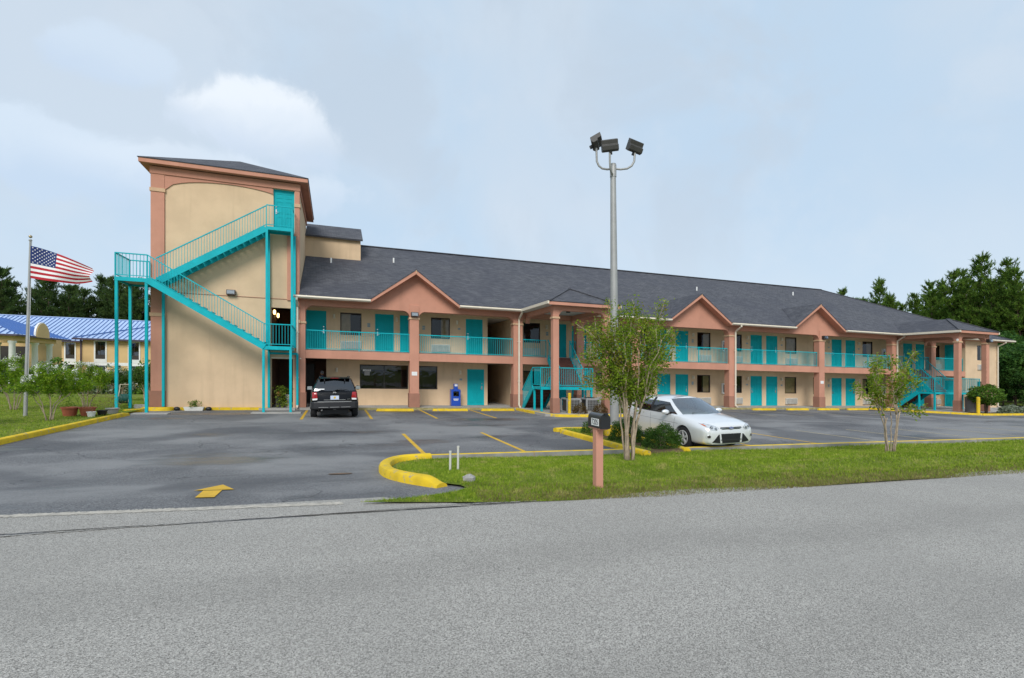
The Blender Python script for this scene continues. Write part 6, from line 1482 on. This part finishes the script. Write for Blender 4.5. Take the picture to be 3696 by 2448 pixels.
add_part('exhaust', MB().tube([(.5, L/2-.3, .36), (.5, L/2+.02, .36)], .03, 10), M['grey'], sv); add_part('tow_bar', MB().box(-.05, .05, L/2-.3, L/2+.06, .36, .42), M['black'], sv, False)
add_part('cabin_floor', MB().box(-.65, .65, 1.7-L/2, 4.5-L/2, .6, .95), M['dark'], sv, False)
for s in (-.38, .38):
    for y in (2.5, 3.5):
        q = MB(); q.box(s-.25, s+.25, y-L/2+.18, y-L/2+.32, .9, 1.32); q.box(s-.12, s+.12, y-L/2+.2, y-L/2+.30, 1.33, 1.50); add_part('seat', q, M['dark'], sv, False)

# ================================================================== person standing in the lobby entrance
pe = thing('person', 'person in dark navy clothes standing in the dark entrance behind the SUV', 'person', (-.62, 28.75, WALK), rz=R(200), local=True)
def skin_body():
    J = [((0,0,.95),.14),((0,0,1.12),.135),((0,.01,1.30),.15),((0,.01,1.45),.10),((0,-.01,1.54),.055),((0,-.02,1.60),.06),
         ((.10,0,.90),.10),((.11,-.01,.50),.065),((.12,.02,.10),.045),((.13,-.12,.03),.04), ((-.10,0,.90),.10),((-.11,-.01,.50),.065),((-.12,.02,.10),.045),((-.13,-.12,.03),.04),
         ((.19,.01,1.42),.065),((.25,.03,1.15),.047),((.22,-.10,.92),.036),((.21,-.15,.84),.035), ((-.19,.01,1.42),.065),((-.25,.03,1.15),.047),((-.22,-.10,.92),.036),((-.21,-.15,.84),.035)]
    E_ = [(0,1),(1,2),(2,3),(3,4),(4,5),(0,6),(6,7),(7,8),(8,9),(0,10),(10,11),(11,12),(12,13),(3,14),(14,15),(15,16),(16,17),(3,18),(18,19),(19,20),(20,21)]
    me = bpy.data.meshes.new('body'); me.from_pydata([j[0] for j in J], E_, []); o = link(bpy.data.objects.new('body', me))
    o.modifiers.new('skin', 'SKIN'); 
    for i, (_, r_) in enumerate(J): me.skin_vertices[0].data[i].radius = (r_, r_*.8)
    me.skin_vertices[0].data[0].use_root = True
    o.modifiers.new('sub', 'SUBSURF').levels = 2; o.modifiers['sub'].render_levels = 2; me.materials.append(M['navy']); o.parent = pe; BASE[o] = Vector((0, 0, 0)); return o
try: skin_body()
except Exception as e:
    print('skin fallback', e)
hd = MB().sphere((0, -.03, 1.69), .105, 18, 14, (.78, .95, 1.18)); hd.v = [(v[0]*(1 - .18*max(0, (1.66-v[2])/.1)), v[1] - (.025 if abs(v[0]) < .02 and 1.64 < v[2] < 1.70 and v[1] < -.1 else 0), v[2]) for v in hd.v]
ho = hd.build('head', M['skin'], pe, shear=False, smooth=True)
for s in (-1, 1):
    MB().sphere((s*.083, -.02, 1.69), .028, 8, 6, (.4, .8, 1.1)).build('ear', M['skin'], ho, shear=False, smooth=True)
    MB().sphere((s*.032, -.122, 1.70), .012, 8, 6).build('eye', M['black'], ho, shear=False, smooth=True)
MB().bar((-.022, -.121, 1.632), (.022, -.121, 1.632), .01, .008).build('mouth', M['entry'], ho, shear=False)
hr_ = MB().sphere((0, -.012, 1.725), .112, 18, 12, (.80, .93, 1.0)); hr_.v = [(v[0], max(v[1], -.085 + max(0, 1.76-v[2])*1.6), max(v[2], 1.66)) for v in hr_.v]; hr_.build('hair', M['hair'], ho, shear=False, smooth=True)
for s in (-1, 1):
    h = MB(); px = s*.21; h.sphere((px, -.165, .80), .045, 10, 8, (.6, .7, 1.1))
    for k, (dx, l_) in enumerate(((-.022, .075), (-.007, .085), (.008, .08), (.022, .065))): h.tube([(px+dx, -.175, .77), (px+dx, -.19, .77-l_*.5), (px+dx, -.18, .77-l_)], [.010, .009, .007], 6)
    h.tube([(px-s*.03, -.185, .82), (px-s*.045, -.205, .79), (px-s*.04, -.21, .76)], [.011, .010, .008], 6); h.build('hand', M['skin'], pe, shear=False, smooth=True)
